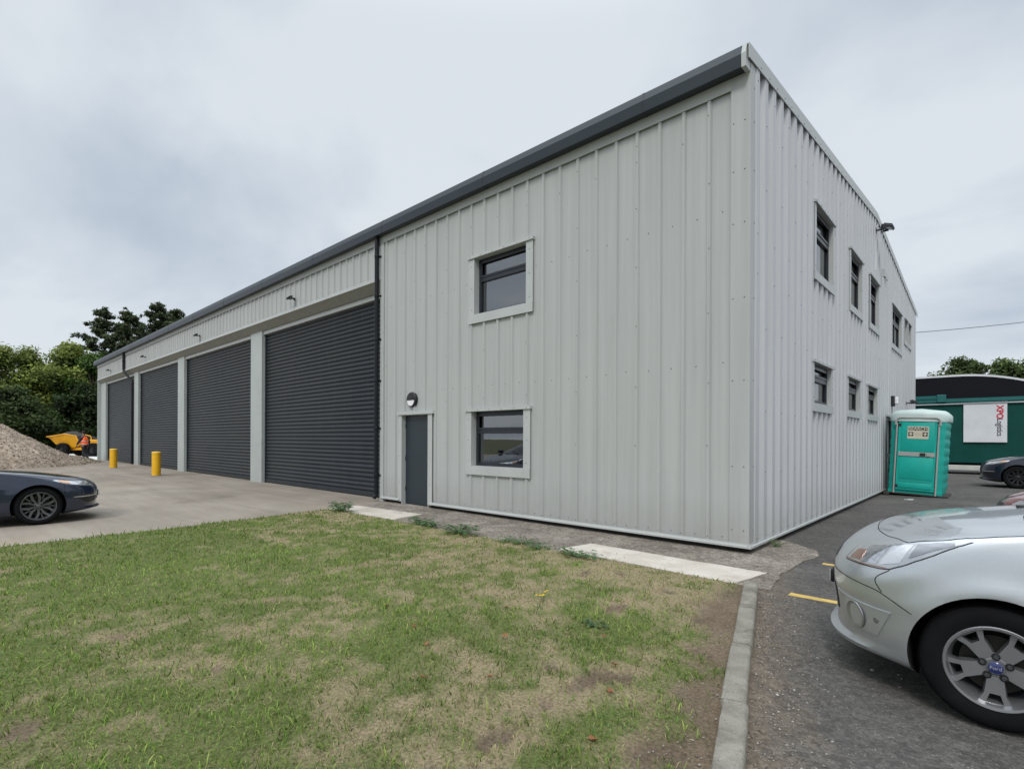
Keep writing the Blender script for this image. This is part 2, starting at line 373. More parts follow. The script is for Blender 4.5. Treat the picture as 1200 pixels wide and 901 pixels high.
def screws(mb, spots, mp, m=1, r=.0085):
    for t,d,z in spots:
        n = 6; P = [mp(t+r*math.cos(2*math.pi*k/n), d+.004, z+r*math.sin(2*math.pi*k/n)) for k in range(n)]+[mp(t,d+.009,z)]
        Q = [mp(t+r*1.25*math.cos(2*math.pi*k/n), d-.001, z+r*1.25*math.sin(2*math.pi*k/n)) for k in range(n)]
        mb.add(P+Q, [(k,(k+1)%n,6) for k in range(n)]+[(7+k,7+(k+1)%n,(k+1)%n,k) for k in range(n)], m)
FR = lambda t,d,z: (t,-d,z)                  # front wall: t is x, outward is -y
GB = lambda t,d,z: (d,t,z)                   # gable wall: t is y, outward is +x

# openings (clear opening sizes)
front_win = [(-5.24,-3.87,3.98,5.10),(-5.31,-3.92,.97,2.05)]
door_op = (-7.66,-6.70,-.2,2.05)
up = [(3.36,4.66),(6.42,7.68),(8.88,10.12),(12.72,14.82)]
gable_win = [(a,b,4.52,5.73) for a,b in up] + [(15.72,16.42,5.02,5.78),(16.78,17.50,5.02,5.78)] + [(3.25,4.55,2.17,2.89),(6.20,7.45,2.17,2.89),(8.60,9.90,2.17,2.89)]
gdoor = (11.62,13.30,-.2,2.22)

RH = .034
# office front
mb = MB(); prof = rib_profile(-OFF,-.12,.372,.078,.042,RH,.14)
clad_wall(mb, prof, front_win+[door_op], .09, lambda t: EAVE, FR)
ribs = [(p[0]+.021) for p in prof[1:] if p[1] > 0][::2]
def in_op(t,z,ops,mar=.2): return any(o[0]-mar<t<o[1]+mar and o[2]-mar<z<o[3]+mar for o in ops)
sp = []
for z,every,where in ((.17,1,'rib'),(.17,1,'pan'),(1.42,3,'rib'),(2.30,3,'rib'),(2.55,1,'pan'),(3.25,3,'rib'),(4.15,3,'rib'),(4.62,1,'pan'),(5.05,3,'rib'),(5.75,2,'rib'),(6.0,3,'rib')):
    for i,t in enumerate(ribs):
        if i%every: continue
        tt = t if where=='rib' else t+.19
        if tt < -.16 and not in_op(tt,z,front_win+[door_op]): sp.append((tt+rnd.uniform(-.01,.01), RH if where=='rib' else 0, z+rnd.uniform(-.012,.012)))
screws(mb, sp, FR); mb.build('front_cladding', [M_clad,M_screw], bld)
# strip over the bays
mb = MB(); prof = rib_profile(-LEN,-OFF,.33,.075,.04,RH,.1)
clad_wall(mb, prof, [], HEAD, lambda t: EAVE, FR)
sp = [(p[0]+.13, 0, HEAD+.12) for p in prof[1:] if p[1] > 0][::2]
screws(mb, [s for s in sp if s[0] < -OFF-.1], FR)
mb.build('bay_cladding', [M_clad,M_screw], bld)
# gable
def gz(t): return EAVE+.26+(RIDGE-EAVE-.26)*(1-abs(t-RY)/RY)
mb = MB(); prof = rib_profile(.08,DEP,.362,.200,.125,.060,.05)
clad_wall(mb, prof, gable_win+[gdoor], .09, lambda t: gz(t), GB)
gr = [(p[0]+.062) for p in prof[1:] if p[1] > 0][::2]; sp = []
for z,every in ((.18,1),(1.05,2),(1.9,2),(3.05,2),(3.75,2),(4.3,2),(5.0,2),(5.9,2),(6.35,2)):
    for i,t in enumerate(gr):
        if (i+int(z*7))%every or in_op(t,z,gable_win+[gdoor]): continue
        if z < gz(t)-.2: sp.append((t,.060,z+rnd.uniform(-.01,.01)))
screws(mb, sp, GB); mb.build('gable_cladding', [M_clad_g,M_screw], bld)
# far and rear walls, roof
mb = MB()
mb.add([(-LEN,0,0),(-LEN,DEP,0),(-LEN,DEP,gz(DEP)),(-LEN,RY,RIDGE),(-LEN,0,EAVE)], [(0,4,3,2,1)], 0)
mb.add([(-LEN,DEP,0),(0,DEP,0),(0,DEP,gz(DEP)),(-LEN,DEP,gz(DEP))], [(0,3,2,1)], 0); mb.build('rear_cladding', M_clad_g, bld)
mb = MB()
for y0,z0,y1,z1 in ((-.02,EAVE+.25,RY,RIDGE+.03),(RY,RIDGE+.03,DEP+.1,EAVE+.27)):
    mb.add([(-LEN-.05,y0,z0),(.03,y0,z0),(.03,y1,z1),(-LEN-.05,y1,z1)], [(0,1,2,3)])
mb.build('roof', M_roof, bld)
# dark inside shell so nothing shows through
mb = MB(); mb.add([(-LEN+.3,.62,.01),(-.35,.62,.01),(-.35,DEP-.2,.01),(-LEN+.3,DEP-.2,.01)], [(0,1,2,3)]); mb.build('inside_floor', M_dark, bld)
# plinth set back under the drip
mb = MB(); mb.box(-OFF+.02,-7.68,.05,.25,-.05,.3); mb.box(-6.68,-.06,.05,.25,-.05,.3); mb.box(-.25,-.06,.25,11.6,-.05,.3); mb.box(-.25,-.06,13.32,DEP-.05,-.05,.3)
mb.build('plinth', M_plinth, bld)
# base drips
def drip_prof(s=1): return [(.030,.128),(.045,.128),(.046,.108),(.068,.100),(.068,.072),(.063,.072),(.063,.092),(.030,.100)]
mb = MB()
for a,b in ((-OFF,-7.74),(-6.62,.078)): mb.extrude_x([(-d,z) for d,z in drip_prof()], a, b)
mb.build('front_base_drip', M_trim, bld)
mb = MB()
for a,b in ((-.069,11.56),(13.36,DEP)):
    pr = [(d+.012,z-.002) for d,z in drip_prof()]; n = len(pr)
    mb.add([(d,a,z) for d,z in pr]+[(d,b,z) for d,z in pr], [tuple(range(n))[::-1], tuple(range(n,2*n))]+[(i,(i+1)%n,n+(i+1)%n,n+i) for i in range(n)])
mb.build('gable_base_drip', M_trim, bld)
# corner flashing and eaves strip
mb = MB(); mb.box(-.205,.052,-.041,-.036,.11,EAVE); mb.box(.047,.052,-.036,.135,.11,EAVE+.2)
screws(mb, [(-.17,.041,z) for z in (.3,1.15,2.3,3.4,4.4,5.1,5.75)]+[(-.02,.041,z) for z in (.3,1.15,2.3,3.4,4.4,5.1,5.75)], FR)
screws(mb, [(.1,.052,z) for z in (.3,1.15,2.3,3.4,4.4,5.1,5.75,6.2)], GB); mb.build('corner_flashing', [M_clad,M_screw], bld)
mb = MB(); mb.box(-OFF+.06,-.205,-.043,-.036,EAVE-.16,EAVE+.02); mb.box(-LEN,-OFF-.05,-.043,-.036,EAVE-.16,EAVE+.02); mb.box(-LEN,-OFF,-.046,.0,HEAD-.03,HEAD+.05); mb.build('eaves_flashing', M_trim, bld)
# verge trim along the gable
mb = MB()
for y0,y1 in ((-.165,RY),(RY,DEP+.05)):
    z0,z1 = gz(max(0,y0))+ (0 if y0>=0 else -.02), gz(min(DEP,y1))
    a = [(.0,y0,z0+.05),(.075,y0,z0+.05),(.075,y0,z0-.14),(.062,y0,z0-.14),(.062,y0,z0+.035),(0,y0,z0+.035)]
    b = [(x,y1,z-z0+z1) for x,_,z in a]; n = 6
    mb.add(a+b, [tuple(range(n)), tuple(range(n,2*n))[::-1]]+[(i,n+i,n+(i+1)%n,(i+1)%n) for i in range(n)])
screws(mb, [(t,.075,gz(t)-.1) for t in np.arange(.3,19.3,.362)], GB)
mb.build('verge_trim', [M_trim,M_screw], bld)
# eaves gutter, with joint straps and an end cap
GP = [(-.04,EAVE+.0),(-.205,EAVE-.012),(-.212,EAVE+.155),(-.165,EAVE+.29),(-.01,EAVE+.30)]
g = MB(); g.extrude_x(GP, -LEN-.30, -.012); gut = g.build('eaves_gutter', M_gutter, bld)
x = -1.45
while x > -LEN:
    s = MB(); cy, cz = -.115, EAVE+.14
    s.extrude_x([(cy+(y-cy)*1.03, cz+(z-cz)*1.03) for y,z in GP], x-.022, x+.022); s.build('joint_strap', M_anth, gut); x -= 3.41
mb = MB(); mb.extrude_x([(-.0,EAVE-.01),(-.209,EAVE-.018),(-.217,EAVE+.158),(-.168,EAVE+.297),(.0,EAVE+.31)], -.012, .045); mb.build('gutter_end_cap', M_trim, bld)

# ---- windows
def window(op, mp, leaf_split=.36, fl=(.16,.165,.055,.175), dout=RH, depth=.10, mull=False):
    t0,t1,z0,z1 = op; L,Rr,T,B = fl; o = dout+.006
    mb = MB()
    def bx(a0,a1,d0,d1,c0,c1,m=0):
        P = [mp(a,d,c) for c in (c0,c1) for a,d in ((a0,d0),(a1,d0),(a1,d1),(a0,d1))]
        mb.add(P, [(0,1,2,3),(7,6,5,4),(0,4,5,1),(1,5,6,2),(2,6,7,3),(3,7,4,0)], m)
    bx(t0-L,t0,dout-.004,o,z0,z1); bx(t1,t1+Rr,dout-.004,o,z0,z1)
    bx(t0-L,t1+Rr,dout-.004,o+.014,z0-B,z0-.001); bx(t0-L-.02,t1+Rr+.02,dout-.02,o+.03,z1+.001,z1+T)
    # reveals
    bx(t0-.012,t0-.001,-depth-.07,dout-.005,z0,z1); bx(t1+.001,t1+.012,-depth-.07,dout-.005,z0,z1)
    bx(t0-.012,t1+.012,-depth-.07,dout-.005,z1+.002,z1+.013); bx(t0-.012,t1+.012,-depth-.07,dout-.005,z0-.013,z0-.002)
    sp = [(t0-L/2,o,z) for z in np.linspace(z0+.1,z1-.15,3)]+[(t1+Rr/2,o,z) for z in np.linspace(z0+.1,z1-.15,3)]+[(t,o+.03,z1+T*.5) for t in np.linspace(t0-.1,t1+.1,6)]
    screws(mb, sp, mp, 1)
    W = mb.build('window', [M_trim,M_screw], bld)
    mb = MB(); e = .062; ztr = z1-(z1-z0)*leaf_split
    bx(t0,t0+e,-depth-.06,-depth,z0,z1); bx(t1-e,t1,-depth-.06,-depth,z0,z1); bx(t0+e,t1-e,-depth-.06,-depth,z1-e,z1); bx(t0+e,t1-e,-depth-.06,-depth,z0,z0+e)
    bx(t0+e,t1-e,-depth-.06,-depth+.006,ztr-.05,ztr+.05)
    # opening light sits proud of the frame
    for a0,a1,c0,c1 in ((t0+e-.012,t0+e+.03,ztr+.03,z1-e+.01),(t1-e-.03,t1-e+.012,ztr+.03,z1-e+.01),(t0+e+.03,t1-e-.03,z1-e-.03,z1-e+.01),(t0+e+.03,t1-e-.03,ztr+.03,ztr+.07)):
        bx(a0,a1,-depth-.01,-depth+.018,c0,c1)
    xs = [t0+e,t1-e]
    if mull: c = (t0+t1)/2; bx(c-.04,c+.04,-depth-.06,-depth+.005,z0+e,z1-e); xs = [t0+e,c-.04,c+.04,t1-e]
    mb.build('frame', M_frame, W)
    for i in range(0,len(xs),2):
        for c0,c1 in ((z0+e-.005,ztr-.045),(ztr+.045,z1-e+.005)):
            mb = MB(); mb.add([mp(xs[i]-.005,-depth-.035,c0),mp(xs[i+1]+.005,-depth-.035,c0),mp(xs[i+1]+.005,-depth-.035,c1),mp(xs[i]-.005,-depth-.035,c1)], [(0,1,2,3)])
            mb.build('pane', M_glass, W)
    # inside lining and dark room behind
    mb = MB(); q = .45
    bx(t0-.0,t0+.012,-q,-depth-.061,z0,z1); bx(t1-.012,t1,-q,-depth-.061,z0,z1); bx(t0,t1,-q,-depth-.061,z0-.012,z0); bx(t0,t1,-q,-depth-.061,z1,z1+.012)
    mb.build('lining', M_wallinside, W)
    mb = MB(); bx(t0-.6,t1+.6,-2.2,-2.19,z0-.6,z1+.5); bx(t0-.6,t0-.59,-2.19,-q,z0-.6,z1+.5); bx(t1+.59,t1+.6,-2.19,-q,z0-.6,z1+.5); bx(t0-.6,t1+.6,-2.19,-q,z1+.49,z1+.5); bx(t0-.6,t1+.6,-2.19,-q,z0-.61,z0-.6)
    mb.build('room', M_room, W)
M_room = simple('dim_room', (.10,.10,.095), .8, var=.1)
for op in front_win: window(op, FR)
for i,op in enumerate(gable_win):
    small = op[1]-op[0] < .9
    window(op, GB, dout=.060, depth=.012, mull=(i==3), fl=(.10,.10,.05,.13) if small else (.12,.13,.05,.15))

# ---- personnel door
mb = MB(); t0,t1,_,z1 = door_op; d0 = RH+.006
for a,b,c,d,e,f in ((t0-.13,t0,-d0,-RH+.004,.06,z1),(t1,t1+.15,-d0,-RH+.004,.06,z1),(t0-.16,t1+.22,-d0-.03,-RH+.02,z1+.001,z1+.07),(t0-.012,t0-.001,-RH,.14,.0,z1),(t1+.001,t1+.012,-RH,.14,.0,z1),(t0-.012,t1+.012,-RH,.14,z1-.012,z1)): mb.box(a,b,c,d,e,f)
screws(mb, [(t0-.07,d0,z) for z in (.5,1.1,1.7)]+[(t1+.08,d0,z) for z in (.5,1.1,1.7)], FR)
D = mb.build('door_surround', [M_trim,M_screw], bld)
mb = MB(); mb.bbox(t0+.002,t1-.002,.075,.12,.015,z1-.014,.004); D = mb.build('door', M_door, bld)
for z in (.35,1.05,1.8):
    mb = MB(); mb.box(t0+.006,t0+.03,.062,.076,z-.05,z+.05); mb.build('hinge', M_anth, D)
mb = MB(); mb.lathe([(.018,0),(.02,.004),(.02,.012),(.012,.016)], 16, M=Matrix.Translation((t1-.08,.075,1.02)) @ Matrix.Rotation(R(90),4,'X')); mb.build('lock_cylinder', M_anth, D)
# ---- glazed gable door
mb = MB(); t0,t1,_,z1 = gdoor
mb.box(.036,.056,t0-.1,t0,.05,z1); mb.box(.036,.056,t1,t1+.1,.05,z1); mb.box(.03,.075,t0-.12,t1+.12,z1,z1+.06)
mb.box(-.15,.036,t0-.012,t0,.0,z1); mb.box(-.15,.036,t1,t1+.012,.0,z1); mb.box(-.15,.036,t0,t1,z1-.012,z1-.001); mb.build('gable_door_surround', M_trim, bld)
mb = MB()
for a,b,c,d in ((t0,t0+.07,.01,z1-.02),(t1-.07,t1,.01,z1-.02),(t0+.07,t1-.07,z1-.09,z1-.02),(t0+.07,t1-.07,.01,.16),(t0+.07,t1-.07,.98,1.10),((t0+t1)/2-.06,(t0+t1)/2+.06,.16,.98),((t0+t1)/2-.06,(t0+t1)/2+.06,1.10,z1-.09)): mb.box(-.09,-.03,a,b,c,d)
D = mb.build('glazed_door', M_frame, bld)
m_ = (t0+t1)/2
for a,b in ((t0+.06,m_-.05),(m_+.05,t1-.06)):
    for c,d in ((.15,.99),(1.09,z1-.08)):
        mb = MB(); mb.add([(-.06,a,c),(-.06,b,c),(-.06,b,d),(-.06,a,d)], [(0,1,2,3)]); mb.build('pane', M_glass, D)
mb = MB(); mb.box(-1.2,-1.19,t0-.3,t1+.3,0,2.5); mb.build('blind', M_wallinside, D)

# ---- bays: columns, sloping head, shutters
CY = .17
cols = [(-16.92,-15.99),(-25.3,-24.4),(-33.3,-32.45),(-LEN+.02,-40.8)]
for i,(a,b) in enumerate(cols):
    mb = MB(); mb.bbox(a,b,CY,.62,-.02,5.3,.008)
    mb.box(a-.012,b+.012,CY+.12,.60,-.01,5.14)
    if i == 3: mb.box(-LEN-.02,-LEN+.06,-.02,.7,0,HEAD)
    mb.build('column', M_column, bld)
mb = MB(); mb.box(-OFF-.05,-OFF+.09,-.037,.62,.0,EAVE); mb.build('office_end_flashing', M_trim, bld)
mb = MB(); mb.add([(-LEN,-.03,HEAD-.02),(-OFF,-.03,HEAD-.02),(-OFF,CY+.0,HEAD-.22),(-LEN,CY+.0,HEAD-.22),(-OFF,.62,HEAD-.22),(-LEN,.62,HEAD-.22)], [(0,3,2,1),(3,5,4,2)]); mb.build('head_flashing', M_soffit, bld)
bays = [(-15.99,-8.55),(-24.4,-16.92),(-32.45,-25.3),(-40.8,-33.3)]
for x0,x1 in bays:
    mb = MB(); mb.box(x0,x1,CY+.05,.58,5.03,HEAD-.223); mb.build('lintel', M_trim, bld)
    # curved interlocking slats
    prof = []; z = .13; k = 0
    while z < 5.05:
        for f,d in ((0,0),(.10,.018),(.30,.032),(.52,.034),(.78,.020),(.93,.002)): prof.append((z+f*.118, d))
        z += .118
    mb = MB(); P = [[(xx, CY+.17-d, zz) for xx in (x0+.02,x1-.02)] for zz,d in prof]; mb.grid(P, flip=True)
    S = mb.build('roller_shutter', M_shutter, bld, smooth=True, angle=30)
    mb = MB(); mb.bbox(x0+.03,x1-.03,CY+.125,CY+.185,.012,.135,.008); mb.build('bottom_rail', M_anth, S)
    for xa,xb in ((x0,x0+.055),(x1-.055,x1)):
        mb = MB(); mb.box(xa,xb,CY+.11,CY+.24,0,5.03); mb.build('guide_rail', M_anth, S)

# ---- downpipes
mb = MB(); xp = -8.60
mb.tube([(xp,-.105,EAVE+.02),(xp,-.105,.20),(xp,-.115,.13),(xp,-.17,.075)], .052, 14); mb.build('downpipe', M_blackpipe, bld, True)
dp = bpy.data.objects['downpipe']
for z in (.62,1.75,2.9,3.9,4.95,5.9):
    b = MB(); b.lathe([(.058,-.035),(.060,-.03),(.060,.03),(.058,.035)], 16, M=Matrix.Translation((xp,-.105,z))); b.box(xp-.02,xp+.10,-.062,-.038,z-.018,z+.018); b.build('pipe_bracket', M_blackpipe, dp, True)
mb = MB(); mb.tube([(-34.5,-.10,EAVE+.02),(-34.5,-.10,5.42),(-34.42,-.09,5.28),(-33.5,.10,4.72),(-33.44,.11,4.60),(-33.44,.11,.02)], .06, 12); dp2 = mb.build('downpipe', M_blackpipe, bld, True)
for z in (.6,1.7,2.9,4.2,5.9):
    xx,yy = (-33.44,.11) if z < 5 else (-34.5,-.10)
    b = MB(); b.lathe([(.066,-.035),(.068,-.03),(.068,.03),(.066,.035)], 14, M=Matrix.Translation((xx,yy,z))); b.build('pipe_bracket', M_blackpipe, dp2, True)

# ---- lamps fixed to the building
M_lens = simple('frosted_lens', (.80,.80,.82), .35, var=.03)
M_floodglass = simple('flood_glass', (.25,.27,.28), .1, spec=.8, var=.1)
def bulkhead(loc, rz, label):
    t = thing('bulkhead_lamp', label, 'wall lamp', loc, rz)
    Mx = Matrix.Rotation(R(90),4,'X')
    mb = MB(); mb.lathe([(.165,0),(.172,.012),(.172,.05),(.160,.072),(.152,.076)], 40, M=Mx); b = mb.build('housing', M_black, t, True)
    mb = MB(); pts = [(.13*math.cos(a), -.083, .13*math.sin(a)-.012) for a in np.linspace(math.pi,2*math.pi,24)]
    back = [(x,-.076,z) for x,_,z in pts]; n = len(pts); mb.add(pts+back, [tuple(range(n))]+[(i,n+i,n+(i+1)%n,(i+1)%n) for i in range(n)]); mb.build('lens', M_lens, t)
    mb = MB(); mb.box(-.135,.135,-.092,-.074,-.012,.006); mb.build('eyelid_ridge', M_black, t); return t
bulkhead((-7.27,-.0,2.385), 0, 'round black bulkhead lamp with half white lens above the blue-grey door')
def floodlight(loc, rz, label, tilt=35, sc=1.):
    t = thing('floodlight', label, 'floodlight', loc, rz, None)
    mb = MB(); mb.box(-.05*sc,.05*sc,-.02,0,-.05*sc,.05*sc); mb.tube([(0,-.01,0),(0,-.12*sc,.0)], .018*sc, 8); mb.box(-.125*sc,-.115*sc,-.20*sc,-.10*sc,-.02*sc,.02*sc); mb.box(.115*sc,.125*sc,-.20*sc,-.10*sc,-.02*sc,.02*sc); mb.box(-.125*sc,.125*sc,-.125*sc,-.115*sc,-.018*sc,.018*sc); mb.build('bracket', M_black, t)
    Mx = Matrix.Translation((0,-.20*sc,.02*sc)) @ Matrix.Rotation(R(tilt),4,'X')
    mb = MB(); mb.bbox(-.115*sc,.115*sc,-.10*sc,.10*sc,-.02*sc,.025*sc,.01*sc,0,Mx)
    for k in range(6): mb.box((-.09+k*.034)*sc,(-.08+k*.034)*sc,-.07*sc,.07*sc,.025*sc,.05*sc,0,Mx)
    mb.build('lamp_head', M_black, t)
    mb = MB(); mb.box(-.095*sc,.095*sc,-.08*sc,.08*sc,-.024*sc,-.0205*sc,0,Mx); mb.build('lamp_glass', M_floodglass, t); return t
for x,l in ((-13.1,'small black floodlight above the widest-looking shutter beside the tall downpipe'),(-21.6,'small black floodlight above the shutter second from the office end'),
            (-30.0,'small black floodlight above the shutter third from the office end'),(-38.2,'small black floodlight above the farthest shutter at the tree end')):
    floodlight((x,-.036,5.68), 0, l, 40, .78)
floodlight((.045,9.70,7.12), R(90), 'black floodlight jutting out high under the gable peak', 20, 1.35)
mb = MB(); mb.box(.044,.064,9.60,9.72,6.05,6.85); tag(mb.build('cable_cover', M_white), 'pale vertical cable cover strip below the gable floodlight', 'cable cover')
mb = MB(); mb.box(.044,.09,11.0,11.3,6.2,6.42); mb.box(.044,.085,11.45,11.6,6.2,6.36); tag(mb.build('wall_vent', M_trim), 'small pale vent cover high on the gable wall', 'vent')
def boxlamp(loc, label):
    t = thing('wall_lamp', label, 'wall lamp', loc, R(90))
    mb = MB(); mb.bbox(-.13,.13,-.10,0,-.16,.16,.02); mb.build('housing', M_black, t)
    mb = MB(); mb.bbox(-.10,.10,-.19,-.101,-.10,.12,.03); mb.build('lens', M_lens, t)
boxlamp((.046,12.6,2.72), 'box-shaped wall lamp with pale lens above the gable door')
floodlight((.045,16.2,2.85), R(90), 'small dark lamp low on the gable wall beyond the toilet', 30, 1.2)

# ------------------------------------------------------------------ ground
def ragged(poly, amp, step, seed):
    r = random.Random(seed); o = []
    for a,b in zip(poly, poly[1:]+poly[:1]):
        L_ = math.dist(a,b); n = max(1,int(L_/step)) if L_ < 12 else 1; nx,ny = (b[1]-a[1])/L_, -(b[0]-a[0])/L_; w0 = 0
        for k in range(n):
            w0 = .65*w0+r.uniform(-amp,amp) if k else 0; o.append((a[0]+(b[0]-a[0])*k/n+nx*w0, a[1]+(b[1]-a[1])*k/n+ny*w0))
    return o
def sheet(name, poly, z, m, thick=.06, rag=0):
    if rag: poly = ragged(poly, rag, .05, len(poly)*7)
    mb = MB(); mb.prism(poly, z-thick, z); return tag(mb.build(name, m), kind='structure')
mb = MB(); S_ = 1500; mb.add([(-S_,-S_,-.075),(S_,-S_,-.075),(S_,S_,-.075),(-S_,S_,-.075)], [(0,1,2,3)]); tag(mb.build('ground', M_earth), kind='structure')
def kx(y): return .53+(-1.64-y)*.297                     # grass-side line of the kerb
sheet('yard', [(-60,.6),(-60,-30),(-7.55,-30),(-7.55,-6.0),(-7.72,-3.5),(-7.95,-1.62),(-8.1,-.9),(-8.12,.6)], -.004, M_yard)
ap = [(-8.12,.3),(-8.1,-.9),(-7.95,-1.62),(.58,-1.66),(.78,-1.60),(.72,-1.15),(.66,-.78),(.68,-.38),(.71,.2),(.75,.5),(.66,.82),(.38,1.08),(.16,1.3),(-.1,1.42),(-.1,.3)]
sheet('path', ap, .0, M_path, .07, .014)
sheet('pale_slab', [(-8.05,-1.66),(-8.09,-.92),(-5.96,-.75),(-5.80,-1.55)], .006, M_slab, .06, .010)
sheet('pale_slab', [(-1.86,-.90),(-1.97,-1.53),(.42,-1.64),(.54,-.93)], .006, M_slab, .06, .010)
tp = [(.0,1.0),(-.1,20),(-70,20),(-70,90),(90,90),(90,-40),(kx(-40)+.06,-40),(kx(-1.6)+.06,-1.6),(.2,-.6)]
sheet('tarmac', tp, -.012, M_tarmac, .05)
sheet('pale_hardstanding', [(-60,-1.9),(-39.9,-1.75),(-39.0,-.55),(-42.6,-.2),(-42.6,6),(-60,6)], .0, M_pale, .05)
# parking bay lines, worn
for y,x0,x1 in ((-1.59,.95,4.9),(.08,.88,4.9),(2.55,1.0,5.2),(5.0,1.0,5.4)):
    mb = MB(); r2 = random.Random(int(y*10)); n = 24; top = []; bot = []
    for i in range(n+1):
        x = x0+(x1-x0)*i/n; top.append((x, y+.042+r2.uniform(-.008,.008))); bot.append((x, y-.042+r2.uniform(-.008,.008)))
    mb.prism(top+bot[::-1], -.014, -.0075); tag(mb.build('bay_marking', M_line), kind='structure')
# kerb stones, one structure
mb = MB(); r2 = random.Random(5); L_ = math.hypot(1,.297); y = -1.66; k = 0
while y > -14:
    ln = .915; y1 = y-ln/L_+.013
    a = Vector((kx(y),y,0)); b = Vector((kx(y1),y1,0)); d = (b-a).normalized(); nrm = Vector((-d.y,d.x,0)); j = r2.uniform(-.009,.009); zt = .052+r2.uniform(-.005,.005)
    wd = .135
    prof = [(0,-.06),(0,zt-.008),(.008,zt),(wd-.022,zt),(wd-.006,zt-.010),(wd,zt-.03),(wd,-.06)]
    seg = 14; G_ = []
    for i in range(seg+1):
        p = a.lerp(b, i/seg); G_.append([(p.x+nrm.x*(q+j+ (r2.uniform(-.0015,.0015) if 0<i<seg else 0)), p.y+nrm.y*(q+j), z+(r2.uniform(-.0012,.0012))) for q,z in prof])
    mb.grid(G_); mb.add(G_[0], [tuple(range(7))]); mb.add(G_[-1], [tuple(range(7))[::-1]])
    y -= ln/L_; k += 1
tag(mb.build('kerb', M_kerb, None, True, 50), kind='structure')

# lawn with a bare earth strip along the kerb
def xl(y): return np.interp(y, [-14,-6,-3.5,-1.62],[-7.5,-7.56,-7.74,-7.96])+.10*(fbm(y*1.7+9,y*0+3,3)-.5)
def fields(x, y):
    """earth, dry and height masks for any lawn point"""
    kd = (.53+(-1.64-y)*.297)-x
    n = fbm(x*1.1+40, y*1.1+11, 4); n4 = fbm(x*8+3, y*8+50, 3); n2 = fbm(x*3.3+7, y*3.3+70, 3); n3 = fbm(x*.55+3, y*.55+21, 3)
    earth = 1-np.clip((kd-.10-.45*(n2-.40)-.35*(n-.45)-.40*(n4-.5))/.20, 0, 1)
    earth = np.maximum(earth, np.clip((n2-.735)/.05,0,1)*np.clip((x+4)/3,0,1))
    bias = .055*np.clip((x+2.2)/2.5,-1,1) + .06*np.clip((y+3.1)/1.2,-1,1)
    dry = np.clip((.26*n+.30*n2+.12*n3+.32*n4-.427+bias)/.17, 0, 1)
    return earth, dry, kd
ys = np.arange(-1.62,-12.5,-.045); us = np.linspace(0,1,190)
Y_ = np.repeat(ys[:,None], len(us), 1); XL = xl(ys)[:,None]; XR = (.53+(-1.64-ys)*.297)[:,None]+.006; X_ = XL+(XR-XL)*us[None,:]
e,d,kd = fields(X_, Y_); hgt = .012+.03*(fbm(X_*2,Y_*2,4)-.5)+.018*(vnoise(X_*14,Y_*14)-.5)-.014*e
edge = np.minimum(np.minimum(us[None,:]*8, (1.62+Y_*-1-3.24)/.12+0*X_), 1); edge = np.clip(np.minimum(us[None,:]*40, (-1.62-Y_)/.08),0,1)
hgt = hgt*edge-.004*(1-edge)+.004
c_g = np.array([.14,.165,.055]); c_d = np.array([.32,.262,.16]); c_e = np.array([.115,.083,.056]); c_e2 = np.array([.27,.21,.145])
en = fbm(X_*4+5,Y_*4+9,4)[...,None]; ce = c_e*(1-en)+c_e2*en
colr = (c_g*(1-d[...,None])+c_d*d[...,None]); colr = colr*(1-e[...,None])+ce*e[...,None]
a,b = X_.shape; I = np.arange(a*b).reshape(a,b); F = np.stack([I[:-1,:-1],I[1:,:-1],I[1:,1:],I[:-1,1:]],-1).reshape(-1,4)
lawn = np_mesh('lawn', np.stack([X_,Y_,hgt],-1).reshape(-1,3), F, None, M_lawn, colr.reshape(-1,3), smooth=True); tag(lawn, kind='structure')

# grass blades: density falls with distance from where one stands
rg = np.random.RandomState(11)
def scatter(nr, rmax=13.5, seed=1):
    r = np.random.RandomState(seed); rad = .6+(rmax-.6)*r.rand(nr)**1.0; ang = r.rand(nr)*2*math.pi
    x = CAM.x+rad*np.cos(ang); y = CAM.y+rad*np.sin(ang)
    ok = (y<-1.64)&(y>-12.3)&(x>xl(y)+.02)&(x<.53+(-1.64-y)*.297-.02); return x[ok], y[ok], rad[ok]
x,y,rad = scatter(900000)
e,d,kd = fields(x,y); clump = fbm(x*5+2,y*5+8,3); keep = rg.rand(len(x)) < (1-.985*e)*(.45+1.2*clump)*(1-.15*d)
x,y,rad,e,d,clump = [q[keep] for q in (x,y,rad,e,d,clump)]; n = len(x)
straw = rg.rand(n) < .17+.55*d; dist_w = np.clip(.55+.075*rad,.6,1.6)
h = (.020+.042*rg.rand(n)**1.8)*(1.0+1.1*np.clip(clump-.45,0,1)*(1-d))*np.where(straw,.72,1.); h *= 1+1.1*(rg.rand(n)<.015)
wd = (.0022+.0028*rg.rand(n))*dist_w*np.where(straw,.8,1.15)
th = rg.rand(n)*2*math.pi; lean = (.35+1.1*rg.rand(n)**1.2)*np.where(straw,1.5,1.); la = rg.rand(n)*2*math.pi
z0 = .010+.03*(fbm(x*2,y*2,4)-.5)-.004; dx,dy = np.cos(th)*wd, np.sin(th)*wd
lx,ly = np.cos(la)*h*np.sin(np.clip(lean,0,1.45)), np.sin(la)*h*np.sin(np.clip(lean,0,1.45)); lz = h*np.cos(np.clip(lean,0,1.45))
V = np.stack([np.stack([x-dx,y-dy,z0],-1), np.stack([x+dx,y+dy,z0],-1), np.stack([x+dx*.75+lx*.42,y+dy*.75+ly*.42,z0+h*.55],-1), np.stack([x-dx*.75+lx*.42,y-dy*.75+ly*.42,z0+h*.55],-1), np.stack([x+lx,y+ly,z0+np.maximum(lz,.15*h)+h*.25],-1)],1).reshape(-1,3)
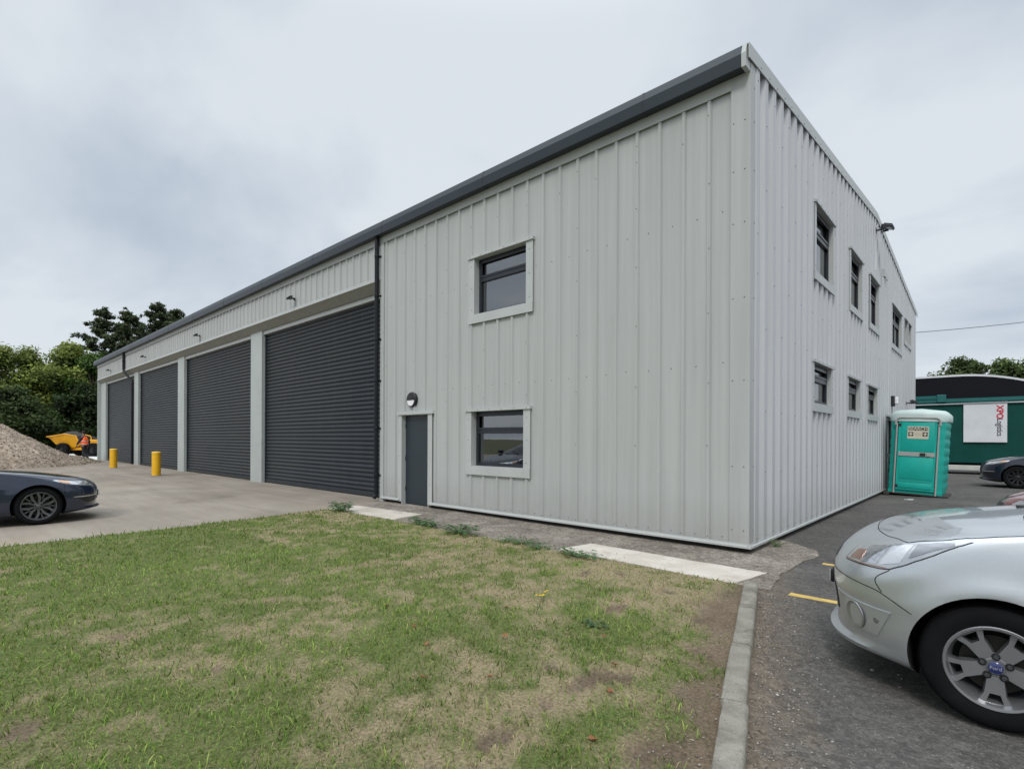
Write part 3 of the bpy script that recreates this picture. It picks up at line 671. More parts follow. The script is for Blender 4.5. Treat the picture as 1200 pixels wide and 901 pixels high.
i5 = np.arange(n)*5; F4 = np.stack([i5,i5+1,i5+2,i5+3],-1); F3 = np.stack([i5+3,i5+2,i5+4],-1)
tone = (.55+.85*rg.rand(n))[:,None]; hue = rg.rand(n)[:,None]; big = fbm(x*.9+60,y*.9+5,3)[:,None]
cg = (np.array([.11,.225,.035])*(1-hue)+np.array([.31,.375,.095])*hue)*tone*(.65+.7*big); cs = (np.array([.58,.48,.29])*(1-hue)+np.array([.38,.30,.17])*hue)*(.7+.5*rg.rand(n)[:,None])
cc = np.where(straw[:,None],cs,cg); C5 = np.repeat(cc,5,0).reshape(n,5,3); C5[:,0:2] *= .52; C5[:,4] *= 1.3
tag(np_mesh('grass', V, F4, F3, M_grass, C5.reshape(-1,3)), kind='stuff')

# clover and small broad leaves matted into the turf
x,y,rad = scatter(5200, 9.0, 5); e,d,kd = fields(x,y); ok = (rg.rand(len(x)) < (1-e)*(1-.75*d))&(fbm(x*2.2+9,y*2.2+4,3)>.46); x,y = x[ok],y[ok]; m_ = 9
cx = np.repeat(x,m_)+rg.randn(len(x)*m_)*.030; cy = np.repeat(y,m_)+rg.randn(len(x)*m_)*.030; n = len(cx); cz = .018+.03*(fbm(cx*2,cy*2,4)-.5)+.026*rg.rand(n)
ka = kx(0)*0+(.53+(-1.64-cy)*.297)-cx; ok = (ka>.03)&(cy<-1.68)&(cx>xl(cy)+.03); cx,cy,cz = cx[ok],cy[ok],cz[ok]; n = len(cx)
sz = .005+.010*rg.rand(n)**2; a_ = rg.rand(n)*6.283; tl = rg.randn(n,2)*.35; q = np.array([[0,0],[.6,.5],[1.5,0],[.6,-.5]])
qx = (q[None,:,0]*np.cos(a_)[:,None]-q[None,:,1]*np.sin(a_)[:,None])*sz[:,None]; qy = (q[None,:,0]*np.sin(a_)[:,None]+q[None,:,1]*np.cos(a_)[:,None])*sz[:,None]
V = np.stack([cx[:,None]+qx, cy[:,None]+qy, cz[:,None]+qx*tl[:,:1]+qy*tl[:,1:]],-1).reshape(-1,3); t_ = rg.rand(n)[:,None]
tag(np_mesh('ground_cover', V, np.arange(n*4).reshape(n,4), None, M_grass, np.repeat(np.array([.06,.16,.035])*(1-t_)+np.array([.17,.29,.09])*t_,4,0)), kind='stuff')
# loose grit and small stones at the kerb and on the bare strip
def stones(name, x, y, z, s, colors, seed, mat=M_gravel):
    r = np.random.RandomState(seed); n = len(x)
    base = np.array([[1,0,0],[-1,0,0],[0,1,0],[0,-1,0],[0,0,.7],[0,0,-.4]],float); tri = np.array([[0,2,4],[2,1,4],[1,3,4],[3,0,4],[2,0,5],[1,2,5],[3,1,5],[0,3,5]])
    a = r.rand(n)*6.28; ca,sa = np.cos(a),np.sin(a); sc = s[:,None,None]*(base[None]*(0.6+.8*r.rand(n,6,1)))
    Vx = sc[...,0]*ca[:,None]-sc[...,1]*sa[:,None]+x[:,None]; Vy = sc[...,0]*sa[:,None]+sc[...,1]*ca[:,None]+y[:,None]; Vz = sc[...,2]+z[:,None]
    V = np.stack([Vx,Vy,Vz],-1).reshape(-1,3); F3 = (tri[None]+(np.arange(n)*6)[:,None,None]).reshape(-1,3)
    return np_mesh(name, V, None, F3, mat, np.repeat(colors,6,0))
r = np.random.RandomState(21); xs=[];yy=[];zz_=[];ss=[];cs_=[]
n = 6500; y = -1.7-10*r.rand(n)**1.3; x = .53+(-1.64-y)*.297+.15+np.abs(r.randn(n))*.20; xs.append(x);yy.append(y);zz_.append(np.full(n,-.010));ss.append(.0025+.0075*r.rand(n)**4)
n = 2600; y = -1.75-9*r.rand(n); x = .53+(-1.64-y)*.297-.01-.42*r.rand(n); xs.append(x);yy.append(y);zz_.append(np.full(n,.004));ss.append(.0025+.007*r.rand(n)**3)
n = 40; y = -5.6+4*r.rand(n); x = .53+(-1.64-y)*.297+.17+.9*r.rand(n)**2; xs.append(x);yy.append(y);zz_.append(np.full(n,-.008));ss.append(.007+.010*r.rand(n)**2)
n = 1500; y = -6.8+7*r.rand(n); x = 1.0+4*r.rand(n); ok = x>.53+(-1.64-y)*.297+.15; xs.append(x[ok]);yy.append(y[ok]);zz_.append(np.full(ok.sum(),-.011));ss.append(.002+.004*r.rand(ok.sum())**3)
n = 260; y = -1.6+1.6*r.rand(n); x = -8+8.5*r.rand(n); xs.append(x);yy.append(y);zz_.append(np.full(n,.003));ss.append(.004+.010*r.rand(n)**3)
x = np.concatenate(xs); n = len(x); t = r.rand(n)[:,None]; cst = (np.array([.12,.105,.09])*(1-t)+np.array([.42,.39,.35])*t)
tag(stones('gravel', x, np.concatenate(yy), np.concatenate(zz_), np.concatenate(ss), cst, 4), kind='stuff')

# ------------------------------------------------------------------ vehicles
def paint(name, base, metal=.5, rough=.28, flake=.05, dirt_amt=.45):
    m, nt, b = newmat(name); setp(b, base=base, metal=metal, rough=rough, coat=.8, coatr=.04, spec=.5)
    tc = N(nt,'ShaderNodeTexCoord').outputs['Object']
    c = ramp(nt, noise(nt, tc, 310, 2, .5), [(.3,[x*(1-flake) for x in base]),(.7,[min(1,x*(1+flake)) for x in base])])
    dirt = noise(nt, tc, 5, 6, .7); sep = N(nt,'ShaderNodeSeparateXYZ'); nt.links.new(tc, sep.inputs[0])
    mr = N(nt,'ShaderNodeMapRange'); mr.inputs['From Min'].default_value = .15; mr.inputs['From Max'].default_value = 1.0; mr.inputs['To Min'].default_value = dirt_amt; mr.inputs['To Max'].default_value = .02; nt.links.new(sep.outputs['Z'], mr.inputs['Value'])
    mul = N(nt,'ShaderNodeMath', operation='MULTIPLY'); nt.links.new(mr.outputs[0], mul.inputs[0]); nt.links.new(dirt, mul.inputs[1])
    nt.links.new(mix(nt, mul.outputs[0], c, (.16,.145,.125)), b.inputs['Base Color'])
    r2 = N(nt,'ShaderNodeMath', operation='MULTIPLY_ADD'); nt.links.new(mul.outputs[0], r2.inputs[0]); r2.inputs[1].default_value = .9; r2.inputs[2].default_value = rough; nt.links.new(r2.outputs[0], b.inputs['Roughness'])
    return m
M_silver = paint('silver_paint', (.57,.605,.63), .72, .26)
M_navy = paint('navy_paint', (.007,.016,.040), .1, .18, .25, .08)
M_ink = paint('dark_blue_paint', (.007,.012,.028), .2, .2, .25, .08)
M_red = paint('red_paint', (.22,.018,.022), .3, .22, .2)
M_tyre = simple('tyre_rubber', (.008,.008,.009), .8, spec=.12, var=.3, scale=8, bump=.15, bscale=40)
M_well = simple('wheel_well', (.006,.006,.007), .95, var=.2)
M_carglass = simple('car_glass', (.010,.013,.014), .03, spec=.9, var=.05)
M_alloy = simple('alloy', (.38,.385,.395), .30, metal=.8, var=.08, scale=6)
M_alloy_d = simple('dark_alloy', (.13,.135,.14), .30, metal=.75, var=.1, scale=6)
M_blackwheel = simple('black_alloy', (.012,.012,.013), .35, spec=.6, var=.1)
M_brake = simple('brake_disc', (.035,.032,.028), .6, metal=.5, var=.3, scale=20)
M_gap = simple('panel_gap', (.006,.006,.007), .9, var=.1)
M_lampclear = simple('lamp_lens', (.50,.52,.54), .09, metal=.6, spec=.8, coat=1, var=.18, scale=9)
M_lampglass = glass_mat('lamp_cover', (.92,.93,.94))
M_reflector = simple('lamp_reflector', (.80,.81,.83), .16, metal=1, var=.06, scale=20)
M_bezel = simple('lamp_bezel', (.33,.34,.36), .22, metal=.8, var=.1)
M_lampin = simple('lamp_bowl', (.55,.57,.60), .10, metal=.9, var=.25, scale=40)
M_amber = simple('amber_lens', (.27,.16,.125), .2, metal=.4, spec=.6, coat=1, var=.25, scale=40)
M_peach = simple('peach_lens', (.62,.36,.20), .15, metal=.3, coat=1, var=.2, scale=30)
M_badge = simple('badge_blue', (.010,.022,.12), .25, coat=1, var=.05)
M_lettersilver = simple('badge_script', (.62,.64,.68), .3, metal=.6, var=.05)
M_plate = simple('number_plate', (.72,.72,.70), .35, var=.04)
M_seatfab = simple('seat_fabric', (.05,.05,.052), .9, var=.15)

def pchip(xs, ys, q):
    xs = np.array(xs,float); ys = np.array(ys,float); h = np.diff(xs); dl = np.diff(ys)/h; d = np.zeros(len(xs)); d[0]=dl[0]; d[-1]=dl[-1]
    for i in range(1,len(xs)-1):
        if dl[i-1]*dl[i] > 0:
            w1=2*h[i]+h[i-1]; w2=h[i]+2*h[i-1]; d[i]=(w1+w2)/(w1/dl[i-1]+w2/dl[i])
    q = np.asarray(q,float); i = np.clip(np.searchsorted(xs,q)-1,0,len(xs)-2); t = (q-xs[i])/h[i]
    return (2*t**3-3*t**2+1)*ys[i]+(t**3-2*t**2+t)*h[i]*d[i]+(-2*t**3+3*t**2)*ys[i+1]+(t**3-t**2)*h[i]*d[i+1]

class Car:
    """body built as stacked plan outlines; x forward from the front axle, y to the car's own left, z up"""
    def __init__(s, name, label, loc, rz, L, mats, wb, tr, wr, ra, arch_flare=.018, nfront=2.4, group=None):
        s.root = thing(name, label, 'car', loc, rz, group); s.mats = mats; s.wb, s.tr, s.wr = wb, tr, wr
        L = np.array(L); z = L[:,0]; lin = np.linspace(z[0],z[-1],64); zs = np.unique(np.concatenate([[q for q in lin if np.min(np.abs(z-q)) > .006], z])); f = lambda k: pchip(z, L[:,k], zs)
        nose, wdt, cf, tail, cr = f(1),f(2),f(3),f(4),f(5); P = []
        for zi,a,w_,c1,t,c2 in zip(zs,nose,wdt,cf,tail,cr):
            h = []; c1 = min(c1,(a-t)*.48); c2 = min(c2,(a-t)*.48)
            for u in np.linspace(0,math.pi/2,20): h.append((a-c1+c1*math.cos(u)**(2/nfront), w_*math.sin(u)**(2/nfront)))
            for u in np.linspace(0,1,62)[1:-1]: h.append((a-c1+(t+c2-a+c1)*u, w_))
            for u in np.linspace(0,math.pi/2,14): h.append((t+c2-c2*math.sin(u)**(2/2.6), w_*max(0,math.cos(u))**(2/2.6)))
            ring = h+[(x,-y) for x,y in h[-2:0:-1]]; P.append([(x,y,zi) for x,y in ring])
        V = np.array(P); nl, nr = V.shape[:2]
        # side sculpting: waist crease, flares round the arches
        for ax in (0,-wb):
            r_ = np.hypot(V[...,0]-ax, V[...,2]-wr); side = np.abs(V[...,1]) > .6*np.max(wdt)
            bump_ = arch_flare*np.exp(-((r_-ra)/.085)**2)*(r_>ra-.12)
            V[...,1] += np.where(side, np.sign(V[...,1])*bump_, 0)
        me = bpy.data.meshes.new('body'); vs = V.reshape(-1,3); fs = []
        for i in range(nl-1):
            for j in range(nr): fs.append((i*nr+j, i*nr+(j+1)%nr, (i+1)*nr+(j+1)%nr, (i+1)*nr+j))
        fs.append(tuple(range(nr))[::-1]); fs.append(tuple((nl-1)*nr+j for j in range(nr)))
        me.from_pydata(vs.tolist(), [], fs); bm = bmesh.new(); bm.from_mesh(me); bmesh.ops.recalc_face_normals(bm, faces=bm.faces)
        # close the flat roof cap neatly
        bm.to_mesh(me); bm.free()
        me.materials.append(mats['paint']); me.materials.append(M_well)
        body = link('body', me, s.root); s.ymax = float(np.max(wdt))
        cut = MB()
        for ax in (0,-wb):
            for sg in (1,-1):
                Mx = Matrix.Translation((ax, sg*(s.ymax+.12), wr)) @ Matrix.Rotation(R(90)*sg,4,'X')
                cut.lathe([(ra,0),(ra,.50)], 64, 0, Mx)
        c = cut.build('arch_cutter', M_well); bm = bmesh.new(); bm.from_mesh(c.data); bmesh.ops.recalc_face_normals(bm, faces=bm.faces); bm.to_mesh(c.data); bm.free()
        md = body.modifiers.new('arches','BOOLEAN'); md.operation = 'DIFFERENCE'; md.object = c; md.solver = 'EXACT'
        dg = bpy.context.evaluated_depsgraph_get(); loc0 = s.root.matrix_world.copy()
        body.parent = None; dg.update(); nm = bpy.data.meshes.new_from_object(body.evaluated_get(dg)); body.modifiers.clear(); body.parent = s.root
        old = body.data; body.data = nm; nm.name = 'body'; bpy.data.meshes.remove(old); bpy.data.objects.remove(c)
        for p in nm.polygons:
            cc = p.center; dark = False
            for ax in (0,-wb):
                if math.hypot(cc.x-ax, cc.z-wr) < ra+.004 and abs(p.normal.y) < .99 and abs((Vector((cc.x-ax,0,cc.z-wr)).normalized()).dot(p.normal)) > .8 and (Vector((cc.x-ax,0,cc.z-wr))).dot(p.normal) < 0: dark = True
                if abs(abs(cc.y)-(s.ymax+.12-.5)) < .004: dark = True
            if cc.z < z[0]+.02 and p.normal.z < -.7: dark = True
            p.material_index = 1 if dark else 0; p.use_smooth = True
        nm.set_sharp_from_angle(angle=R(38)); s.body = body
        s.bvh = BVHTree.FromPolygons([v.co[:] for v in nm.vertices], [tuple(p.vertices) for p in nm.polygons])
    def snap(s, p, off=.003):
        q, nr, _, _ = s.bvh.find_nearest(Vector(p)); 
        return q+nr*off, nr
    @staticmethod
    def resample(pts, n):
        pts = [Vector(p) for p in pts]; L = [0]
        for a,b in zip(pts,pts[1:]): L.append(L[-1]+(b-a).length)
        L = np.array(L)/L[-1]; q = np.linspace(0,1,n); A = np.array([tuple(p) for p in pts])
        return [Vector([float(pchip(L,A[:,k],[t])[0]) if len(pts)>2 else float(np.interp(t,L,A[:,k])) for k in range(3)]) for t in q]
    def patch(s, mb, top, bot, nu=24, nv=8, off=.004, m=0, skirt=.012):
        A = s.resample(top,nu); B = s.resample(bot,nu); G = []
        for a,b in zip(A,B): G.append([s.snap(a.lerp(b,j/(nv-1)),off)[0] for j in range(nv)])
        c = sum((g for r_ in G for g in r_), Vector())/(nu*nv); nrm = s.snap(c)[1]
        fl = (G[1][0]-G[0][0]).cross(G[0][1]-G[0][0]).dot(nrm) < 0
        mb.grid(G, m, not fl)
        # rim turned back into the body
        ring = [(i,0) for i in range(nu)]+[(nu-1,j) for j in range(1,nv)]+[(i,nv-1) for i in range(nu-2,-1,-1)]+[(0,j) for j in range(nv-2,0,-1)]
        o = len(mb.v); 
        for i,j in ring: p = G[i][j]; q,nn = s.snap(p,0); mb.v.append(tuple(p)); mb.v.append(tuple(q-nn*skirt))
        k = len(ring)
        for i in range(k):
            f = (o+2*i, o+2*((i+1)%k), o+2*((i+1)%k)+1, o+2*i+1); mb.f.append(f); mb.m.append(m)
        return G
    def seam(s, mb, pts, n=40, r=.0035, m=0): mb.tube([s.snap(p,-.0005)[0] for p in s.resample(pts,n)], r, 6, m)
    def part(s, mb, name, mat, parent=None, smooth=True): return mb.build(name, mat, parent or s.root, smooth, 35)

def make_wheel(parent, pos, outward, wr, rim, width, style, alloy, badge=False, rot=0):
    """tyre > rim; built about local z = outward axle"""
    M = Matrix.Translation(pos) @ Matrix.Rotation(-R(90)*outward,4,'X') @ Matrix.Rotation(rot,4,'Z')
    w2 = width/2; mb = MB()
    prof = [(rim-.012,-w2*.92),(rim+.02,-w2),(wr*.86,-w2*1.04),(wr*.965,-w2*.86),(wr,-w2*.6),(wr,w2*.6),(wr*.965,w2*.86),(wr*.90,w2*1.0),(wr*.82,w2*1.04),(rim+.022,w2),(rim+.004,w2*.93),(rim-.012,w2*.90)]
    mb.lathe(prof, 64, 0, M, close=False)
    for q in np.linspace(-.42,.42,4): mb.lathe([(wr+.0015,q*width-.004),(wr+.0015,q*width+.004)], 64, 1, M, False)
    T = mb.build('wheel', [M_tyre,M_gap], parent, True, 40)
    mb = MB(); d = w2*.90
    mb.lathe([(rim-.004,d),(rim+.006,d+.006),(rim+.002,d+.010),(rim-.010,d+.008),(rim-.018,d-.012),(rim-.030,d-.05),(rim-.040,-d)], 64, 0, M, False)
    def spoke(poly, z0, z1, zt=None):
        n = len(poly); mb.add([(x,y,z0) for x,y in poly]+[(x*.94+.0,y*.88 if False else y,z1 if zt is None else z1+zt*(math.hypot(x,y)/rim)) for x,y in poly], [tuple(range(n,2*n))]+[(i,(i+1)%n,n+(i+1)%n,n+i) for i in range(n)], 0, None)
    o0 = len(mb.v)
    def rotadd(fn, k, ns):
        st = len(mb.v); fn(); a = 2*math.pi*k/ns; ca,sa = math.cos(a),math.sin(a)
        for i in range(st,len(mb.v)):
            x,y,zv = mb.v[i]; mb.v[i] = tuple(M @ Vector((x*ca-y*sa, x*sa+y*ca, zv)))
    ri = rim-.012
    if style == 'five_fork':
        zf = d-.012
        for k in range(5):
            def f():
                # broad spoke with a trapezoid opening at its outer end
                A = [(.040,-.031),(.040,.031),(ri*.70,.043),(ri*.70,-.043)]
                B = [(ri*.70,-.043),(ri*.70,-.021),(ri*.93,-.036),(ri*1.0,-.038),(ri*.98,-.072)]
                C_ = [(x,-y) for x,y in B][::-1]; D_ = [(ri*.93,-.036),(ri*.93,.036),(ri*1.0,.04),(ri*1.0,-.04)]
                for pl in (A,B,C_): 
                    n = len(pl); z_ = lambda r_: zf-.016+.010*r_/ri
                    top = [(x,y,z_(math.hypot(x,y))) for x,y in pl]; cx = sum(x for x,_ in pl)/n; cy = sum(y for _,y in pl)/n
                    edge_ = [(x+(x-cx)*.06,y+(y-cy)*.14,zf-.055) for x,y in pl]
                    mb.add(top+edge_, [tuple(range(n))]+[(i,n+i,n+(i+1)%n,(i+1)%n) for i in range(n)], 0)
                mb.add([(x,y,zf-.010) for x,y in D_], [(0,1,2,3)], 0)
            rotadd(f, k, 5)
        hub_r = .062
    elif style == 'ring':
        zf = d-.008
        for k in range(5):
            def f():
                for sg in (1,-1):
                    A = [(.05,sg*.004),(.06,sg*.028),(ri*.55,sg*.032),(ri*.995,sg*.085),(ri*.985,sg*.115),(ri*.72,sg*.075),(ri*.50,sg*.056)]
                    A = [(.05,sg*.006),(.052,sg*.03),(ri*.55,sg*.052),(ri*.97,sg*.125),(ri*1.0,sg*.085),(ri*.62,sg*.018)]
                    pl = A if sg<0 else A[::-1]; n = len(pl)
                    top = [(x,y,zf-.02+.014*math.hypot(x,y)/ri) for x,y in pl]; bt = [(x,y,zf-.06) for x,y in pl]
                    mb.add(top+bt, [tuple(range(n))]+[(i,n+i,n+(i+1)%n,(i+1)%n) for i in range(n)], 0)
                A = [(ri*.55,-.006),(ri*.55,.006),(ri*1.0,.012),(ri*1.0,-.012)]
                mb.add([(x,y,zf-.03) for x,y in A]+[(x,y,zf-.06) for x,y in A], [(0,1,2,3)]+[(i,4+i,4+(i+1)%4,(i+1)%4) for i in range(4)], 0)
            rotadd(f, k, 5)
        hub_r = .06
    else:
        zf = d-.008
        for k in range(10):
            def f():
                A = [(.05,-.014),(.05,.014),(ri,.024),(ri,-.024)]
                mb.add([(x,y,zf-.02+.015*x/ri) for x,y in A]+[(x,y,zf-.05) for x,y in A], [(0,1,2,3)]+[(i,4+i,4+(i+1)%4,(i+1)%4) for i in range(4)], 0)
            rotadd(f, k, 10)
        hub_r = .06
    mb.lathe([(hub_r+.010,zf-.04),(hub_r+.010,zf-.018),(hub_r+.002,zf-.014),(.040,zf-.012),(.038,zf-.016)], 40, 0, M)
    mb.build('rim', [alloy, M_gap], T, True, 30)
    mb = MB()
    for k in range(5):
        a = 2*math.pi*(k+.5)/5; Mx = M @ Matrix.Translation((.056*math.cos(a),.056*math.sin(a),zf-.018)); mb.lathe([(.0125,0),(.0125,.016),(.009,.021)], 6, 0, Mx); mb.lathe([(.018,.004),(.018,.0125),(.0135,.0125)], 20, 1, Mx, False)
    tag(mb.build('lug_nuts', [M_alloy_d,M_gap], T, True, 30), kind='stuff')
    mb = MB(); mb.lathe([(.030,zf-.012),(.031,zf+.000),(.026,zf+.004)], 32, 0, M); c = mb.build('centre_cap', [M_badge if badge else alloy], T, True)
    if badge:
        b = MB(); Mb = M @ Matrix.Rotation(-rot,4,'Z') @ Matrix.Translation((0,0,zf+.0045)) @ Matrix.Rotation(R(90) if outward>0 else R(90),4,'Z') @ Matrix.Rotation(R(90),4,'Z')
        text_into(b, 'Ford', .026, Mb, 0, .0006); b.build('badge_lettering', M_lettersilver, T)
    mb = MB(); mb.lathe([(rim*.70,-.01),(rim*.70,.0),(.05,.0)], 40, 0, M); mb.build('brake_disc', M_brake, T, True)
    mb = MB(); mb.lathe([(rim-.03,-.04),(.0,-.04)], 32, 0, M, False); mb.build('backing_plate', M_well, T)
    return T
def wheels(car, rim, width, style, alloy, badge=False, inset=.0, steer=0):
    k = 0
    for ax in (0,-car.wb):
        for sg in (1,-1):
            make_wheel(car.root, Vector((ax, sg*(car.ymax-width/2-inset), car.wr)), sg, car.wr, rim, width, style, alloy, badge, .3+k*.9); k += 1

# ---- silver car, nose in the frame on the near side of the car park
LV = [ # z, nose, half width, front corner, tail, rear corner
 (.15,.58,.76,.55,-3.30,.3),(.195,.76,.80,.66,-3.36,.3),(.225,.865,.835,.70,-3.40,.3),(.252,.872,.850,.70,-3.42,.3),(.285,.828,.862,.66,-3.43,.3),(.38,.822,.880,.62,-3.44,.28),(.50,.832,.890,.60,-3.45,.25),(.58,.845,.898,.58,-3.45,.25),(.66,.842,.900,.58,-3.45,.25),
 (.74,.815,.9025,.58,-3.44,.25),(.82,.755,.898,.58,-3.43,.25),(.89,.665,.888,.55,-3.42,.25),(.945,.545,.876,.50,-3.41,.25),(.985,.38,.864,.42,-3.41,.25),(1.02,.16,.852,.34,-3.41,.25),(1.055,-.08,.842,.30,-3.41,.25),(1.09,-.30,.835,.30,-3.40,.25),
 (1.13,-.47,.828,.34,-3.40,.25),(1.25,-.66,.805,.36,-3.38,.25),(1.45,-.97,.762,.36,-3.34,.25),(1.62,-1.24,.715,.36,-3.28,.25),(1.74,-1.50,.65,.36,-3.18,.25),(1.80,-1.85,.55,.36,-3.0,.25),(1.825,-2.1,.40,.2,-2.8,.2)]
car = Car('parked_car', 'silver people carrier parked nose in with its front wheel nearest the kerb', (2.425,-2.66,-.010), R(180+1.5), LV, dict(paint=M_silver), 2.66, .9, .325, .372, .026)
wheels(car, .212, .205, 'five_fork', M_alloy, True, .015)
C_ = car
for sg in (1,-1):
    Y = lambda pts: [(x,sg*y,z) for x,y,z in pts]
    mb = MB(); C_.patch(mb, Y([(.64,.58,.890),(.44,.80,.948),(.28,.86,.970),(.10,.89,.990)]), Y([(.73,.61,.765),(.50,.86,.768),(.32,.89,.850),(.10,.89,.988)]), 36, 12, .004); hl = C_.part(mb, 'headlight', M_lampclear)
    mb = MB(); C_.seam(mb, Y([(.64,.575,.890),(.73,.605,.763),(.50,.865,.766),(.32,.895,.848),(.095,.892,.989)]), 60, .003); C_.part(mb, 'lamp_seal', M_gap, hl)
    mb = MB(); C_.patch(mb, Y([(.655,.64,.845),(.60,.71,.855)]), Y([(.70,.65,.785),(.625,.745,.785)]), 10, 8, .0085); C_.part(mb, 'indicator', M_amber, hl)
    for (a,b,c,d),mt in ((((.595,.70,.905),(.48,.80,.935),(.635,.745,.783),(.535,.825,.781)),M_lampin),(((.465,.81,.940),(.36,.85,.955),(.52,.84,.785),(.41,.872,.812)),M_reflector)):
        mb = MB(); C_.patch(mb, Y([a,b]), Y([c,d]), 14, 10, .0065); C_.part(mb, 'reflector', mt, hl)
    mb = MB()
    for q in (.25,.5,.75): C_.seam(mb, Y([(.595-.115*q,.70+.10*q,.905+.03*q),(.635-.10*q,.745+.08*q,.783)]), 12, .0055)
    tag(C_.part(mb, 'lens_ribs', M_lampclear, hl), kind='stuff')
    mb = MB(); C_.patch(mb, Y([(.34,.85,.955),(.17,.88,.975)]), Y([(.37,.88,.850),(.17,.89,.955)]), 14, 8, .0075); C_.part(mb, 'reflector', M_bezel, hl)
    mb = MB(); C_.patch(mb, Y([(.73,.60,.777),(.62,.76,.774),(.48,.87,.778)]), Y([(.73,.60,.768),(.62,.76,.764),(.48,.87,.768)]), 20, 4, .008); C_.part(mb, 'marker_strip', M_amber, hl)
    # fog lamp panel with a dished round lamp
    mb = MB(); C_.patch(mb, Y([(.76,.52,.535),(.64,.74,.525),(.45,.87,.515)]), Y([(.76,.54,.375),(.66,.70,.355),(.53,.82,.345)]), 24, 10, .006); fp = C_.part(mb, 'fog_lamp_panel', M_silver)
    mb = MB(); c0,n0 = C_.snap((.645,sg*.715,.432),.007); q = n0.to_track_quat('Z','Y').to_matrix().to_4x4()
    mb.lathe([(.084,.001),(.080,.006),(.072,.003),(.055,-.004),(.0,-.006)], 32, 0, Matrix.Translation(c0) @ q, False); C_.part(mb, 'fog_lamp_dish', M_alloy, fp)
    mb = MB(); c0,n0 = C_.snap((.525,sg*.82,.445),.006); q = n0.to_track_quat('Z','Y').to_matrix().to_4x4(); mb.lathe([(.016,0),(.016,.004),(.012,.005)], 20, 0, Matrix.Translation(c0) @ q); C_.part(mb, 'parking_sensor', M_bezel, fp)
    # shut lines
    mb = MB(); C_.seam(mb, Y([(.60,.0,.94),(.57,.35,.94),(.50,.62,.945),(.43,.74,.955),(.40,.80,.955)]), 40, .003); C_.seam(mb, Y([(.40,.80,.952),(.34,.82,.975),(.20,.852,1.012),(-.20,.845,1.065),(-.47,.832,1.12)]), 50, .0035)
    C_.seam(mb, Y([(.85,.20,.655),(.76,.58,.655),(.55,.84,.635),(.345,.90,.54)]), 40, .003); C_.seam(mb, Y([(.46,.87,.765),(.53,.84,.69),(.50,.87,.625)]), 20, .003); C_.part(mb, 'panel_gap', M_gap)
    mb = MB(); C_.seam(mb, Y([(-.47,.85,1.06),(-.50,.90,.75),(-.45,.90,.35)]), 30); C_.seam(mb, Y([(-1.45,.82,1.2),(-1.45,.9,.75),(-1.45,.9,.35)]), 30); C_.part(mb, 'door_gap', M_gap)
    mb = MB(); C_.patch(mb, Y([(-.95,.80,1.48),(-1.2,.74,1.62),(-1.42,.73,1.63)]), Y([(-.60,.82,1.14),(-1.0,.83,1.15),(-1.42,.83,1.16)]), 14, 8, .004); C_.part(mb, 'side_window', M_carglass)
    mb = MB(); C_.patch(mb, Y([(-1.50,.73,1.63),(-2.2,.72,1.64)]), Y([(-1.50,.83,1.16),(-2.2,.83,1.16)]), 14, 8, .004); C_.part(mb, 'side_window', M_carglass)
    mb = MB(); C_.patch(mb, Y([(-2.28,.72,1.64),(-3.0,.72,1.63)]), Y([(-2.28,.83,1.16),(-3.0,.82,1.16)]), 14, 8, .004); C_.part(mb, 'side_window', M_carglass)
    mb = MB(); mb.bbox(-.99,-.83,sg*.84 if sg>0 else -1.06,1.06 if sg>0 else -.84,1.10,1.28,.04); C_.part(mb, 'door_mirror', M_silver)
    mb = MB(); mb.bbox(-1.36,-1.16,sg*.89-.02,sg*.89+.02,.93,.965,.012); C_.part(mb, 'door_handle', M_silver)
mb = MB(); C_.patch(mb, [(-.62,-.74,1.20),(-.52,0,1.15),(-.62,.74,1.20)], [(-1.28,-.66,1.60),(-1.12,0,1.55),(-1.28,.66,1.60)], 28, 10, .004); C_.part(mb, 'windscreen', M_carglass)
mb = MB(); C_.patch(mb, [(-.50,-.78,1.125),(-.36,-.4,1.10),(-.32,0,1.095),(-.36,.4,1.10),(-.50,.78,1.125)], [(-.64,-.76,1.205),(-.55,0,1.155),(-.64,.76,1.205)], 40, 5, .007); C_.part(mb, 'scuttle', M_black)
mb = MB(); C_.patch(mb, [(.83,-.30,.80),(.84,0,.80),(.83,.30,.80)], [(.84,-.32,.72),(.85,0,.72),(.84,.32,.72)], 20, 6, .006); C_.part(mb, 'upper_grille', M_black)
mb = MB(); C_.patch(mb, [(.83,-.42,.54),(.84,0,.54),(.83,.42,.54)], [(.84,-.46,.38),(.85,0,.38),(.84,.46,.38)], 20, 6, .006); C_.part(mb, 'lower_grille', M_black)
mb = MB(); mb.bbox(.835,.872,-.20,.20,.485,.585,.016); C_.part(mb, 'number_plate_holder', M_black); mb = MB(); mb.box(.8715,.8745,-.185,.185,.498,.572); C_.part(mb, 'number_plate', M_plate)
for yy_ in (.34,-.34):
    mb = MB(); c0,n0 = C_.snap((-.16,yy_,1.09),.0); mb.bbox(c0.x-.02,c0.x+.035,c0.y-.016,c0.y+.016,c0.z-.004,c0.z+.013,.005); C_.part(mb, 'washer_jet', M_black)

